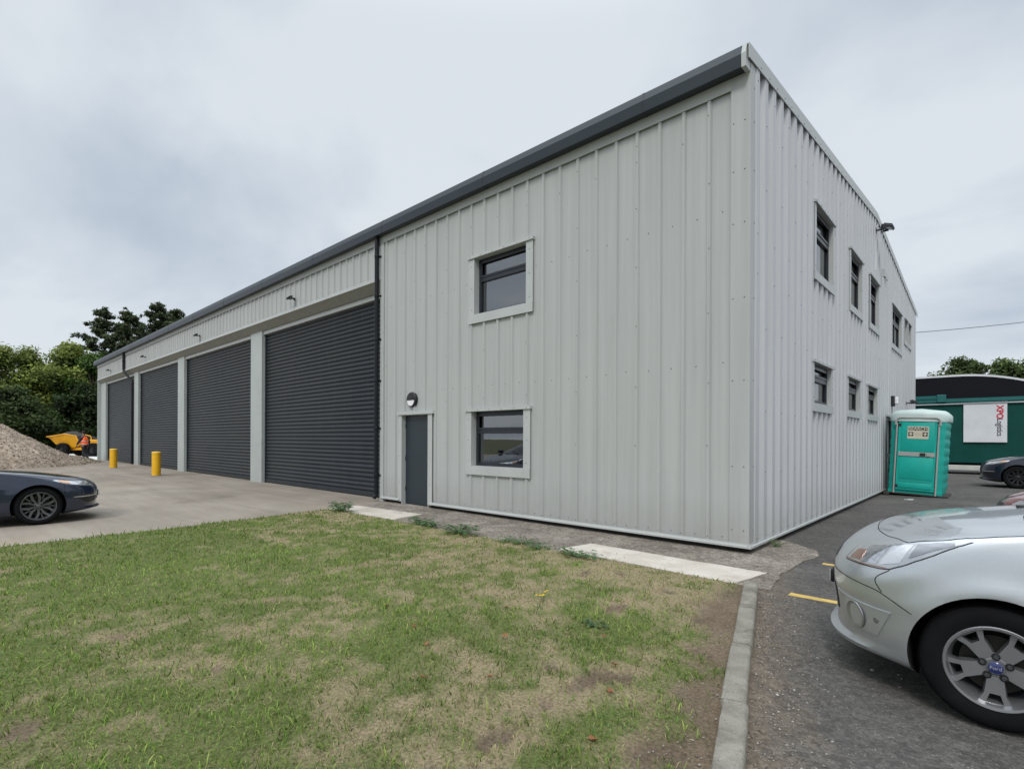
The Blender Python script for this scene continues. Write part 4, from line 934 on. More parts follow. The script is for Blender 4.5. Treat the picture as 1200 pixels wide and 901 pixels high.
# ---- saloon family used for the other cars
def saloon(name, label, loc, rz, pm, style, alloy, sx=1.0, zs=1.0, rim=.235, wr=.325, badge=False):
    L = [(.15,.62,.80,.55,-3.55,.3),(.19,.86,.86,.62,-3.65,.3),(.225,.955,.885,.62,-3.70,.3),(.26,.90,.90,.58,-3.74,.3),(.34,.905,.915,.55,-3.78,.3),(.45,.915,.925,.53,-3.80,.3),(.56,.905,.93,.53,-3.82,.3),(.63,.87,.93,.55,-3.82,.3),
     (.69,.80,.925,.57,-3.82,.3),(.745,.66,.915,.54,-3.80,.3),(.79,.47,.905,.46,-3.80,.3),(.835,.22,.895,.38,-3.78,.3),(.88,-.08,.885,.32,-3.77,.3),(.915,-.35,.88,.32,-3.76,.3),(.945,-.52,.875,.36,-3.75,.3),(1.0,-.68,.86,.45,-3.74,.3),(1.06,-.84,.835,.5,-3.62,.35),
     (1.15,-1.06,.79,.5,-3.30,.4),(1.27,-1.38,.73,.5,-2.98,.45),(1.37,-1.72,.67,.5,-2.72,.45),(1.42,-1.98,.60,.4,-2.55,.4),(1.445,-2.2,.45,.2,-2.45,.2)]
    L = [(z*zs,n*sx,w_,c,t,cr) for z,n,w_,c,t,cr in L]
    c = Car(name, label, loc, rz, L, dict(paint=pm), 2.83, .92, wr, wr+.042, .016, 2.3)
    wheels(c, rim, .23, style, alloy, False, .012); Z = lambda z: z*zs
    for sg in (1,-1):
        Y = lambda pts: [(x,sg*y,Z(z)) for x,y,z in pts]
        mb = MB(); c.patch(mb, Y([(.70,.60,.735),(.50,.82,.765),(.30,.90,.775),(.19,.91,.765)]), Y([(.86,.60,.645),(.62,.86,.665),(.34,.925,.70),(.19,.93,.755)]), 30, 9, .004); hl = c.part(mb, 'headlight', M_lampclear)
        mb = MB(); c.patch(mb, Y([(.40,.88,.755),(.25,.91,.765)]), Y([(.43,.92,.695),(.28,.93,.725)]), 10, 6, .008); c.part(mb, 'indicator', M_peach, hl)
        mb = MB(); c.patch(mb, Y([(.70,.66,.715),(.55,.82,.735)]), Y([(.80,.70,.665),(.60,.87,.680)]), 10, 6, .008); c.part(mb, 'reflector', M_reflector, hl)
        mb = MB(); c.patch(mb, Y([(.86,.55,.44),(.72,.78,.44),(.50,.91,.44)]), Y([(.86,.58,.34),(.76,.72,.33),(.66,.82,.33)]), 20, 7, .004); fo = c.part(mb, 'bumper_intake', M_black)
        mb = MB(); c.patch(mb, Y([(.86,.55,.455),(.72,.78,.455),(.46,.92,.455)]), Y([(.86,.55,.442),(.72,.78,.442),(.46,.92,.442)]), 20, 3, .010); c.part(mb, 'running_light', M_chrome, fo)
        mb = MB(); c.seam(mb, Y([(.80,.55,.735),(.45,.82,.795),(.0,.86,.875),(-.48,.86,.95)]), 40, .003); c.seam(mb, Y([(.34,.925,.69),(.33,.93,.60),(.32,.93,.50)]), 20, .003); c.seam(mb, Y([(-.50,.88,.92),(-.56,.93,.6),(-.50,.92,.25)]), 30, .003); c.seam(mb, Y([(-1.62,.85,1.0),(-1.62,.93,.6),(-1.6,.92,.25)]), 30, .003); c.part(mb, 'panel_gap', M_gap)
        mb = MB(); c.patch(mb, Y([(-1.05,.79,1.13),(-1.40,.72,1.28),(-1.62,.69,1.335)]), Y([(-.75,.86,.975),(-1.2,.86,.985),(-1.62,.86,.99)]), 14, 8, .004); c.part(mb, 'side_window', M_carglass)
        mb = MB(); c.patch(mb, Y([(-1.70,.68,1.34),(-2.2,.68,1.34),(-2.6,.70,1.30)]), Y([(-1.70,.86,.99),(-2.2,.86,1.0),(-2.6,.85,1.02)]), 14, 8, .004); c.part(mb, 'side_window', M_carglass)
        mb = MB(); mb.bbox(-1.02,-.86,sg*.86 if sg>0 else -1.05,1.05 if sg>0 else -.86,Z(.97),Z(1.10),.035); c.part(mb, 'door_mirror', pm)
        mb = MB(); c.patch(mb, Y([(-3.72,.55,.92),(-3.6,.84,.92)]), Y([(-3.78,.55,.74),(-3.66,.88,.74)]), 10, 6, .005); c.part(mb, 'tail_lamp', M_amber)
    mb = MB(); c.patch(mb, [(-.70,-.78,Z(.99)),(-.55,0,Z(.96)),(-.70,.78,Z(.99))], [(-1.72,-.6,Z(1.35)),(-1.55,0,Z(1.33)),(-1.72,.6,Z(1.35))], 26, 10, .004); c.part(mb, 'windscreen', M_carglass)
    mb = MB(); c.patch(mb, [(-3.35,-.74,Z(1.11)),(-3.45,0,Z(1.11)),(-3.35,.74,Z(1.11))], [(-2.75,-.62,Z(1.35)),(-2.85,0,Z(1.35)),(-2.75,.62,Z(1.35))], 26, 8, .004); c.part(mb, 'rear_window', M_carglass)
    mb = MB(); c.patch(mb, [(.86,-.40,Z(.66)),(.88,0,Z(.66)),(.86,.40,Z(.66))], [(.90,-.5,Z(.36)),(.91,0,Z(.36)),(.90,.5,Z(.36))], 20, 8, .004); c.part(mb, 'grille', M_black)
    mb = MB(); mb.box(.915*sx,.935*sx,-.26,.26,Z(.40),Z(.51)); c.part(mb, 'number_plate', M_plate)
    for sg in (.25,-.3):
        mb = MB(); a,_ = c.snap((-.56,sg,Z(.965)),.012); b,_ = c.snap((-.80,sg+.5,Z(1.03)),.014); mb.tube([a,b],.009,6); c.part(mb, 'wiper', M_black)
    return c
saloon('parked_car', 'dark navy saloon with grey alloy wheel on the concrete yard by the lawn', (-9.95-.62,-6.1,-.004), R(90), M_navy, 'ring', M_alloy_d)
saloon('parked_car', 'very dark blue car with black wheels facing the portable toilet', (2.95,16.9,-.012), R(180), M_ink, 'multi', M_blackwheel, 1.0, 1.18, .24, .36)
saloon('parked_car', 'dark red car mostly hidden behind the silver car bonnet', (3.35,2.35,-.012), R(180), M_red, 'multi', M_alloy, 1.0, 1.12, .21, .325)

# ------------------------------------------------------------------ portable toilet
M_teal = simple('teal_plastic', (.006,.40,.33), .42, var=.10, scale=2.5, bump=.05, bscale=30)
M_teal_d = simple('teal_side_plastic', (.006,.35,.29), .45, var=.12, scale=2.5)
M_toiletroof = simple('translucent_roof', (.56,.68,.65), .5, var=.06, scale=3)
M_greytrim = simple('grey_trim', (.36,.37,.35), .5, var=.08)
M_sign = simple('cream_sign', (.62,.58,.46), .5, var=.06)
M_ink_black = simple('sign_ink', (.02,.02,.02), .6, var=.1)
M_timber = simple('skid_timber', (.05,.045,.04), .9, var=.3, scale=8)
pt = thing('portable_toilet', 'teal green portable toilet with white roof standing by the gable wall', 'toilet', (.79,10.72,.03), R(-1)); pt.rotation_euler = (0, R(2.6), R(-1))
W_, D_, H_ = .61, 1.24, 2.20
mb = MB()
# ribbed side walls wrapping round the front corners
def plan(off): return [(-W_+.14,0.02-off*.3),(-W_+.03,.08-off*.0),(-W_-off,.2),(-W_-off,D_-.12),(-W_+.08,D_),(W_-.08,D_),(W_+off,D_-.12),(W_+off,.2),(W_-.03,.08),(W_-.14,.02-off*.3)]
zs_ = []; 
for k in range(8): z0 = .16+k*.235; zs_ += [(z0,0),(z0+.03,.013),(z0+.15,.013),(z0+.18,0)]
zs_ = [(.10,0)]+zs_+[(H_-.16,0)]
P = [[(x,y,z) for x,y in plan(o)] for z,o in zs_]; mb.grid(P, flip=False); mb.build('side_shell', M_teal_d, pt, True, 30)
mb = MB(); mb.box(-W_-.10,W_+.10,-.02,D_,-.0,.035); mb.box(-W_-.06,-W_+.06,-.10,D_+.05,-.05,.0); mb.box(W_-.06,W_+.06,-.10,D_+.05,-.05,.0); mb.build('skid_base', M_timber, pt)
mb = MB(); mb.box(-W_+.02,W_-.02,.02,D_-.02,.035,.11); mb.build('floor_pan', M_teal_d, pt)
# door with a raised frame, mid band and moulded panels
dx = .42; mb = MB()
pl = [(-dx,.12)]+[(dx,.12),(dx,H_-.22)]+[(dx-.09+.09*math.cos(a),H_-.22+.09*math.sin(a)) for a in np.linspace(0,math.pi/2,7)][1:]+[(-dx+.09-.09*math.sin(a),H_-.22+.09*math.cos(a)) for a in np.linspace(0,math.pi/2,7)]
n = len(pl); mb.add([(x,-.022,z) for x,z in pl]+[(x,.03,z) for x,z in pl], [tuple(range(n))]+[(i,n+i,n+(i+1)%n,(i+1)%n) for i in range(n)])
mb.bbox(-dx+.07,dx-.05,-.034,-.015,1.18,2.0,.01); mb.bbox(-dx+.05,dx-.05,-.034,-.015,.42,1.03,.01); mb.bbox(-dx+.05,dx-.05,-.040,-.015,.17,.33,.012)
d_ = mb.build('door', M_teal, pt, True, 30)
mb = MB(); mb.box(-dx+.06,dx-.06,-.030,-.020,.34,.415); mb.build('moulded_recess', M_teal_d, d_)
mb = MB(); mb.bbox(-dx+.03,dx-.02,-.046,-.020,1.05,1.165,.006); lb = mb.build('latch_band', M_greytrim, d_)
mb = MB(); mb.box(.08,.20,-.056,-.045,1.065,1.15); mb.build('occupied_dial', M_ink_black, d_)
mb = MB(); mb.box(.235,.30,-.075,-.045,1.07,1.14); mb.build('pull_handle', M_greytrim, d_)
for z in (.22,1.90): mb = MB(); mb.box(-dx+.0,-dx+.06,-.036,-.020,z-.035,z+.035); mb.build('hinge', M_black, d_)
mb = MB(); mb.box(-.215,.245,-.042,-.033,1.53,1.865); sg_ = mb.build('sign', M_sign, d_)
mb = MB(); Mx = Matrix.Translation((.015,-.0425,1.80)) @ Matrix.Rotation(R(90),4,'X')
mb.box(-.195,.225,-.0440,-.0425,1.755,1.845,0); text_into(mb, 'SEARCH', .105, Matrix.Translation((.015,-.0450,1.80)) @ Matrix.Rotation(R(90),4,'X'), 1, .001, sx=1.05, bold=.002)
for xx in (-.14,.17):
    mb.box(xx-.055,xx+.055,-.0440,-.0425,1.60,1.71,0); mb.box(xx-.014,xx+.014,-.046,-.0441,1.612,1.70,1); mb.box(xx-.04,xx+.04,-.0462,-.0441,1.645,1.672,1)
for z in (1.69,1.665,1.64,1.615): mb.box(-.06,.09,-.0436,-.0425,z-.004,z+.003,2)
mb.build('lettering', [M_ink_black,M_sign,simple('faded_print',(.50,.40,.30),.6)], sg_)
# grey trim strips and white domed roof
for sx in (-1,1):
    mb = MB(); mb.tube([(sx*(dx+.035),-.03,.02),(sx*(dx+.035),-.03,H_-.25)], .022, 10); mb.build('trim_strip', M_greytrim, pt, True)
def rplan(k, g=0): return [(-W_*k-g,.22),(-W_*k*.93-g,.10*k),(-.46*k,-.045),(0,-.06),(.46*k,-.045),(W_*k*.93+g,.10*k),(W_*k+g,.22),(W_*k+g,D_-.1),(0.5*k,D_+.02),(-.5*k,D_+.02),(-W_*k-g,D_-.1)]
mb = MB(); lev = [(H_-.20,1.0,.03),(H_-.17,1.0,.045),(H_-.02,1.0,.04),(H_+.03,.97,.02),(H_+.10,.88,0)]
P = [];
for z,k,g_ in lev:
    row = [(x, (y-D_/2)*(1 if k>.95 else k)+D_/2, z) for x,y in rplan(k,g_)]; P.append(row+[row[0]])
mb.grid(P, flip=True); mb.add([p for p in P[-1][:-1]]+[(0,D_/2,H_+.17)], [(i,(i+1)%11,11) for i in range(11)])
# arch over the door cut as a thick white moulding
mb.build('roof', M_toiletroof, pt, True, 50)
mb = MB(); ar = [(-dx-.06,-.052,H_-.30)]+[(-dx-.06+.10-.10*math.cos(a),-.052,H_-.20+.10*math.sin(a)) for a in np.linspace(0,math.pi/2,7)]+[(dx+.06-.10+.10*math.sin(a),-.052,H_-.20+.10*math.cos(a)) for a in np.linspace(0,math.pi/2,7)]+[(dx+.06,-.052,H_-.30)]
mb.tube(ar, .028, 8); mb.build('door_arch', M_greytrim, pt, True)
mb = MB(); mb.box(.70,.88,9.55,9.64,-.012,-.006); mb.add([(.72,9.5,-.004),(.86,9.52,-.002),(.90,9.66,.012),(.78,9.68,.004)], [(0,1,2,3)]); tag(mb.build('litter_scrap', M_white), 'white scrap of litter on the tarmac before the teal toilet', 'litter')

# ------------------------------------------------------------------ lorry trailer
M_tgreen = simple('trailer_green', (.004,.062,.052), .55, spec=.2, var=.15, scale=.8)
M_tgreen_l = simple('trailer_rail_green', (.012,.12,.115), .4, var=.15, scale=1.5)
M_tblack = simple('trailer_black', (.006,.007,.010), .6, spec=.15, var=.15, scale=.6)
M_twhite = simple('trailer_white', (.66,.68,.70), .45, var=.08, scale=1.5)
M_galv = simple('galvanised', (.30,.32,.33), .45, metal=.6, var=.12)
M_textred = simple('logo_red', (.55,.02,.05), .5, var=.05); M_textblk = simple('logo_black', (.03,.03,.035), .5, var=.05)
tr = thing('lorry_trailer', 'green and black curtain-sided lorry trailer with curved white-edged roof', 'lorry trailer', (0,24.5,0))
X0, X1 = -6.2, 6.6
def ztop(x): return 4.56-.055*max(0,x-1.1)**2*1.35-(.03*max(0,-1.5-x)**2)
xs_ = list(np.linspace(X0,X1,40))
mb = MB(); P = [(x,ztop(x)-.09) for x in xs_]
for y,fl in ((0,False),(2.5,True)):
    o = [(x,y,3.46) for x in xs_]; u = [(x,y,max(3.47,z)) for x,z in P]; mb.grid([o,u], flip=not fl)
mb.build('upper_side', M_tblack, tr)
mb = MB(); mb.grid([[(x,y,max(3.5,ztop(x))) for x in xs_] for y in (-.03,2.53)], flip=True); mb.grid([[(x,-.03,max(3.5,ztop(x))-dz) for x in xs_] for dz in (.09,0)], flip=True); mb.build('roof', M_twhite, tr, True)
mb = MB(); mb.box(X0,X1,0,2.5,.52,3.30,0)
for k in range(26):
    x = X0+.1+k*.5; mb.box(x,x+.05,-.006,0,.56,3.2,0)
mb.build('lower_side', M_tgreen, tr)
mb = MB(); mb.box(X0,X1,-.03,.05,3.30,3.46); mb.build('cant_rail', M_tgreen_l, tr)
mb = MB(); mb.tube([(X0+.1,-.06,3.20),(X1-.1,-.06,3.20)], .04, 10); mb.build('curtain_pole', M_galv, tr, True)
mb = MB(); mb.box(-2.6,.6,-.06,-.04,3.47,3.62); mb.bbox(.38,.72,-.10,-.02,3.30,3.66,.02); mb.build('tail_lift_gear', M_tgreen_l, tr)
mb = MB(); mb.bbox(X0+.4,X1-2.0,-.02,.10,.17,.40,.02); mb.build('side_guard', simple('guard_white',(.52,.51,.47),.5,var=.12,scale=2), tr)
mb = MB(); mb.box(X0,X1,.15,2.35,.30,.52); mb.build('chassis', M_tblack, tr)
mb = MB(); x0,x1 = 1.33,2.79; mb.bbox(x0,x1,-.085,-.045,1.45,3.18,.008); pn = mb.build('banner_panel', M_twhite, tr)
mb = MB(); mb.bbox(x0-.02,x1+.02,-.10,-.04,3.16,3.25,.01); mb.build('banner_rail', M_galv, tr)
mb = MB(); Mx = Matrix.Translation((x1-.245,-.090,3.09)) @ Matrix.Rotation(R(90),4,'X') @ Matrix.Rotation(R(-90),4,'Z')
text_into(mb, 'XPO', .30, Mx, 0, .002, 'LEFT', .98, .010)
text_into(mb, 'Logistics', .275, Matrix.Translation((0,0,-.58)) @ Mx, 1, .002, 'LEFT', .82, .003); mb.build('lettering', [M_textred,M_textblk], pn)
for x in (-4.9,-3.6,-2.3,5.5):
    for y in (.25,2.25):
        mb = MB(); mb.lathe([(.2,-.14),(.46,-.15),(.50,-.11),(.50,.11),(.46,.15),(.28,.14),(.26,.06),(.10,.08)], 36, 0, Matrix.Translation((x,y,.49)) @ Matrix.Rotation(R(90),4,'X')); mb.build('wheel', M_tyre, tr, True)

# ------------------------------------------------------------------ bollards, heaps, dumper, person
for i,(x,y,l) in enumerate(((-22.28,-1.38,'yellow bollard before the second farthest shutter, the nearer of two'),(-30.04,-1.36,'yellow bollard before the farthest shutter, the more distant of two'))):
    t = thing('bollard', l, 'bollard', (x,y,-.004), .7*i)
    mb = MB(); mb.lathe([(.155,0),(.156,.02),(.153,.80),(.152,.90)], 36); mb.build('post', M_yellow, t, True)
    mb = MB(); mb.lathe([(.160,.885),(.160,.925),(.14,.945),(.08,.957),(.0,.96)], 36); mb.build('cap', simple('bollard_cap',(.82,.52,.05),.4,var=.06), t, True)
    mb = MB(); mb.lathe([(.19,.0),(.185,.012),(.156,.016)], 28); mb.build('base_ring', M_path, t, True)

def heap(name, label, cat, cx, cy, rx, ry, h, c1, c2, seed, n=110, ex=1.5, rot=0, stonesz=.05, ns=6000):
    t = thing(name, label, cat, (cx,cy,0), rot)
    g = np.linspace(-1.15,1.15,n); A,B = np.meshgrid(g,g,indexing='ij'); rr = np.hypot(A,B)
    wob = 1+.22*(fbm(A*1.6+seed,B*1.6+seed*3,3)-.5)
    hh = h*(np.clip(1-(rr*wob),0,1)**ex*1.0); hh = hh/(hh.max()+1e-6)*h; cap_ = h*.93; hh = np.where(hh>cap_*.8, cap_*.8+(hh-cap_*.8)*.55, hh)
    hh = hh+(fbm(A*7+seed,B*7,4)-.5)*.16*h*np.clip(hh/h*3,0,1)*.5+(fbm(A*28+seed,B*28,3)-.5)*.06*np.clip(hh*4,0,1)
    z = np.where(hh>.012, hh, -.06); nn = fbm(A*9+3,B*9+8,4)[...,None]; C3 = np.array(c1)*(1-nn)+np.array(c2)*nn; C3 = C3*(.75+.5*np.random.RandomState(seed).rand(n,n,1))
    I = np.arange(n*n).reshape(n,n); F = np.stack([I[:-1,:-1],I[1:,:-1],I[1:,1:],I[:-1,1:]],-1).reshape(-1,4)
    keepf = (z.reshape(-1)[F]>-.05).any(1); np_mesh('heap', np.stack([A*rx,B*ry,z],-1).reshape(-1,3), F[keepf], None, M_gravel, C3.reshape(-1,3), t, True)
    r = np.random.RandomState(seed); i,j = r.randint(2,n-2,ns),r.randint(2,n-2,ns); ok = z[i,j]>.0; i,j = i[ok],j[ok]; k = len(i); q = r.rand(k)[:,None]
    o = stones('loose_stones', A[i,j]*rx+r.randn(k)*.02, B[i,j]*ry+r.randn(k)*.02, z[i,j]+.004, stonesz*(.35+r.rand(k)**2), (np.array(c1)*.8*(1-q)+np.array(c2)*1.2*q), seed); o.parent = t; tag(o, kind='stuff'); return t
heap('gravel_heap','large heap of brown gravel beyond the navy saloon','gravel heap',-36.1,-6.2,4.5,4.5,2.85,(.215,.168,.125),(.455,.375,.295),5, ex=.92, stonesz=.038, ns=14000)
heap('rubble_heap','small pale grey heap of crushed stone at the foot of the gravel','rubble heap',-34.7,-2.95,.75,.85,.52,(.34,.34,.33),(.56,.56,.55),9,60,1.1, stonesz=.05, ns=1500)
heap('soil_heap','low heap of brown soil and grit before the yellow dumper','soil heap',-38.0,-1.9,1.7,1.4,.50,(.20,.17,.12),(.36,.31,.24),13,60,1.0, stonesz=.05, ns=1500)

M_dyel = simple('dumper_yellow', (.70,.33,.010), .42, var=.12, scale=2)
M_soil = simple('dumper_soil', (.045,.038,.032), .95, var=.35, scale=4, bump=.6, bscale=12)
dm = thing('site_dumper', 'yellow site dumper with loaded skip parked by the trees', 'dumper', (-52.35,.75,0), R(180+40))
mb = MB(); sec = [(-.15,1.00,.62,.95),(.05,.80,.70,1.62),(.9,.62,.84,1.78),(1.75,.95,.95,1.62),(2.25,1.42,.98,1.55)] # x, bottom z, half width, top z
o = []
L1 = [[(x,w_*s,zt) for x,zb,w_,zt in sec] for s in (1,-1)]; L0 = [[(x,w_*.72*s,zb) for x,zb,w_,zt in sec] for s in (1,-1)]
mb.grid([L1[0],L0[0],L0[1],L1[1]]); mb.add([L1[0][0],L0[0][0],L0[1][0],L1[1][0]], [(0,1,2,3)])
for s in (0,1): mb.tube(L1[s], .05, 6)
mb.tube([L1[0][-1],L1[1][-1]], .05, 6); sk = mb.build('skip', M_dyel, dm, True, 30)
mb = MB(); g = 12; P = []
for i in range(g+1):
    u = i/g; x = -.1+2.3*u; wv = np.interp(x,[a[0] for a in sec],[a[2] for a in sec]); zt = np.interp(x,[a[0] for a in sec],[a[3] for a in sec])
    P.append([(x, wv*.94*v, zt-.06+.32*math.sin(math.pi*u)*(1-v*v)+rnd.uniform(-.03,.03)) for v in np.linspace(-1,1,9)])
mb.grid(P, flip=True); mb.build('soil_load', M_soil, dm, True)
mb = MB(); mb.bbox(-2.1,1.2,-.42,.42,.48,.72,.03); mb.bbox(-2.15,-.75,-.62,.62,.70,1.35,.06); mb.bbox(-.85,-.45,-.45,.45,.70,1.0,.03); mb.build('chassis', M_dyel, dm)
mb = MB(); mb.bbox(-1.45,-1.0,-.28,.28,1.35,1.5,.04); mb.bbox(-1.55,-1.42,-.28,.28,1.45,1.95,.04); mb.build('seat', M_black, dm)
mb = MB()
mb.tube([(-1.75,-.58,1.2),(-1.78,-.58,2.70),(-1.78,-.45,2.80),(-1.78,.45,2.80),(-1.78,.58,2.70),(-1.75,.58,1.2)], .05, 8); mb.build('roll_bar', M_black, dm, True)
mb = MB(); mb.tube([(-.6,0,1.0),(-.78,0,1.52)], .025, 8); mb.lathe([(.16,0),(.18,.01),(.16,.02)], 20, 0, Matrix.Translation((-.79,0,1.53)) @ Matrix.Rotation(R(-20),4,'Y')); mb.build('steering_wheel', M_black, dm)
for x in (-1.45,1.05):
    for s in (1,-1):
        Mx = Matrix.Translation((x,s*.80,.52)) @ Matrix.Rotation(R(-90)*s,4,'X')
        mb = MB(); mb.lathe([(.24,-.2),(.46,-.21),(.52,-.15),(.52,.15),(.46,.21),(.26,.19)], 32, 0, Mx, False)
        for k in range(18): mb.box(-.035,.035,.49,.55,-.16,.16,0, Mx @ Matrix.Rotation(2*math.pi*k/18,4,'Z') @ Matrix.Rotation(.4,4,'Y'))
        wv = mb.build('wheel', M_tyre, dm, True); mb = MB(); mb.lathe([(.26,.17),(.25,.10),(.12,.08),(.11,.14),(0,.15)], 24, 0, Mx, False); mb.build('hub', M_black, wv, True)

# person: one skinned body, clothing as children
M_skin = simple('skin', (.30,.17,.11), .6, var=.08); M_vest = simple('hi_vis_orange', (.95,.15,.035), .6, var=.08); M_vest.node_tree.nodes['Principled BSDF'].inputs['Emission Color'].default_value = (1,.16,.03,1); M_vest.node_tree.nodes['Principled BSDF'].inputs['Emission Strength'].default_value = .22  # fluorescent cloth, with a faint glow added to brighten it
M_navycloth = simple('dark_clothes', (.018,.02,.026), .9, var=.2); M_hair = simple('dark_hair', (.02,.015,.012), .8, var=.2); M_band = simple('reflective_band', (.62,.63,.60), .3, var=.05); M_boot = simple('work_boot', (.03,.025,.02), .7, var=.2)
def skin_mesh(name, verts, edges, radii, mat, parent, sub=2, root=0):
    me = bpy.data.meshes.new(name); me.from_pydata(verts, edges, []); o = link(name, me)
    md = o.modifiers.new('skin','SKIN'); 
    for i,r_ in enumerate(radii):
        sv = me.skin_vertices[0].data[i]; sv.radius = (r_,r_) if not isinstance(r_,tuple) else r_; sv.use_root = (i==root)
    o.modifiers.new('sub','SUBSURF').levels = sub; o.modifiers['sub'].render_levels = sub
    dg = bpy.context.evaluated_depsgraph_get(); dg.update(); nm = bpy.data.meshes.new_from_object(o.evaluated_get(dg)); o.modifiers.clear(); o.data = nm; bpy.data.meshes.remove(me)
    nm.materials.clear(); nm.materials.append(mat); nm.polygons.foreach_set('use_smooth',[True]*len(nm.polygons)); o.parent = parent; return o
pe = thing('person', 'person in an orange hi-vis vest and dark trousers walking by the gravel', 'person', (-40.6,-.95,0), R(132)); pe.scale = (1.08,1.08,1.08)
# local frame: +y is the way the person walks, z up
JV = [(0,0,.95),(0,.01,1.15),(0,.02,1.36),(0,.03,1.48),(0,.05,1.56),(0,.06,1.68),   # pelvis chest neck head
      (.17,.02,1.40),(.25,-.10,1.14),(.26,.02,.90),(-.17,.02,1.40),(-.25,.12,1.14),(-.24,.26,.94),
      (.09,0,.90),(.10,.16,.52),(.10,.10,.10),(-.09,0,.90),(-.10,-.04,.50),(-.10,-.32,.16),(.10,.26,.045),(-.10,-.20,.05)]
JE = [(0,1),(1,2),(2,3),(3,4),(4,5),(2,6),(6,7),(7,8),(2,9),(9,10),(10,11),(0,12),(12,13),(13,14),(0,15),(15,16),(16,17),(14,18),(17,19)]
JR = [.13,.13,.14,.06,.07,.085,.07,.048,.036,.07,.048,.036,.09,.062,.045,.09,.062,.045,.035,.035]
body = skin_mesh('body', JV, JE, JR, M_skin, pe)
skin_mesh('trousers', [(0,0,1.02),(0,0,.93),(.09,0,.88),(.10,.16,.52),(.10,.11,.12),(-.09,0,.88),(-.10,-.04,.50),(-.10,-.31,.18)], [(0,1),(1,2),(2,3),(3,4),(1,5),(5,6),(6,7)], [.145,.15,.108,.082,.07,.108,.082,.07], M_navycloth, pe)
skin_mesh('sleeves', [(0,.02,1.40),(.17,.02,1.40),(.25,-.10,1.14),(.26,.01,.92),(-.17,.02,1.40),(-.25,.12,1.14),(-.24,.25,.96)], [(0,1),(1,2),(2,3),(0,4),(4,5),(5,6)], [.09,.085,.062,.05,.085,.062,.05], M_navycloth, pe)
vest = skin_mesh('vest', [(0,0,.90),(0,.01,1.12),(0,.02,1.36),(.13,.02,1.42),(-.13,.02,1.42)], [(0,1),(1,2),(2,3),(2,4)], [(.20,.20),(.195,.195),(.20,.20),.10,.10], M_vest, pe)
for z in (1.0,1.18):
    mb = MB(); mb.lathe([(.206,-.02),(.210,0),(.206,.02)], 24, 0, Matrix.Translation((0,.01,z)), False); mb.build('reflective_band', M_band, vest, True)
mb = MB(); mb.lathe([(.095,-.03),(.105,.03),(.085,.09),(.04,.12),(0,.125)], 20, 0, Matrix.Translation((0,.045,1.69)), False); mb.build('hair', M_hair, pe, True)
for x,y,z in ((.10,.20,.0),(-.10,-.26,.0)):
    mb = MB(); mb.bbox(x-.05,x+.05,y-.12,y+.16,z,z+.10,.03); mb.build('boot', M_boot, pe, True)
mb = MB(); h0 = Vector((0,.145,1.655)); mb.bbox(-.015,.015,h0.y-.01,h0.y+.022,h0.z-.02,h0.z+.025,.008); mb.build('nose', M_skin, pe, True)
for sx,hx,hy,hz in ((1,.26,.02,.90),(-1,-.24,.26,.94)):
    mb = MB(); mb.tube([(hx,hy,hz+.02),(hx,hy+.01,hz-.07)], [.030,.036], 8)
    for k in range(4): mb.tube([(hx,hy-.025+.018*k,hz-.06),(hx-.008*sx,hy-.02+.019*k,hz-.115+.008*abs(k-1.5)),(hx-.022*sx,hy-.016+.018*k,hz-.150+.010*abs(k-1.5))], [.0095,.009,.007], 6)
    mb.tube([(hx,hy+.03,hz-.02),(hx-.01*sx,hy+.055,hz-.06),(hx-.014*sx,hy+.058,hz-.085)], [.011,.010,.008], 6); mb.build('hand', M_skin, pe, True)

# ------------------------------------------------------------------ trees and plants
def leaf_cloud(centres, radii, nper, size, dark, light, seed, flat=.8, droop=0., elong=1.6):
    """many leaf-sized quads spread through clumps; inner and lower leaves darker"""
    r = np.random.RandomState(seed); Vs=[];Cs=[]
    for (c,rad) in zip(centres,radii):
        n = max(8,int(nper*rad**2)); d = r.randn(n,3); d /= np.linalg.norm(d,axis=1)[:,None]; rr = rad*(.35+.65*r.rand(n)**.5)*(1+.25*r.randn(n)); p = d*rr[:,None]*np.array([1,1,flat]); p[:,2] -= droop*np.hypot(p[:,0],p[:,1])**2/rad
        nrm = d*.6+r.randn(n,3)*.7+np.array([0,0,.5]); nrm /= np.linalg.norm(nrm,axis=1)[:,None]
        t = np.cross(nrm, r.randn(n,3)); t /= np.linalg.norm(t,axis=1)[:,None]; b = np.cross(nrm,t); s = size*(.55+.9*r.rand(n))[:,None]
        P = p+np.array(c)
        Q = np.stack([P-t*s*elong*.5, P+b*s*.38-t*s*.05, P+t*s*elong*.5, P-b*s*.38-t*s*.05],1); Vs.append(Q.reshape(-1,3))
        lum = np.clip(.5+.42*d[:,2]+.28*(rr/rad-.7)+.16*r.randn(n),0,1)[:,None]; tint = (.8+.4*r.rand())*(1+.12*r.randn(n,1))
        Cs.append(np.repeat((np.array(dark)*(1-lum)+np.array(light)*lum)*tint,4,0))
    V = np.concatenate(Vs); return V, np.clip(np.concatenate(Cs),.002,.6)
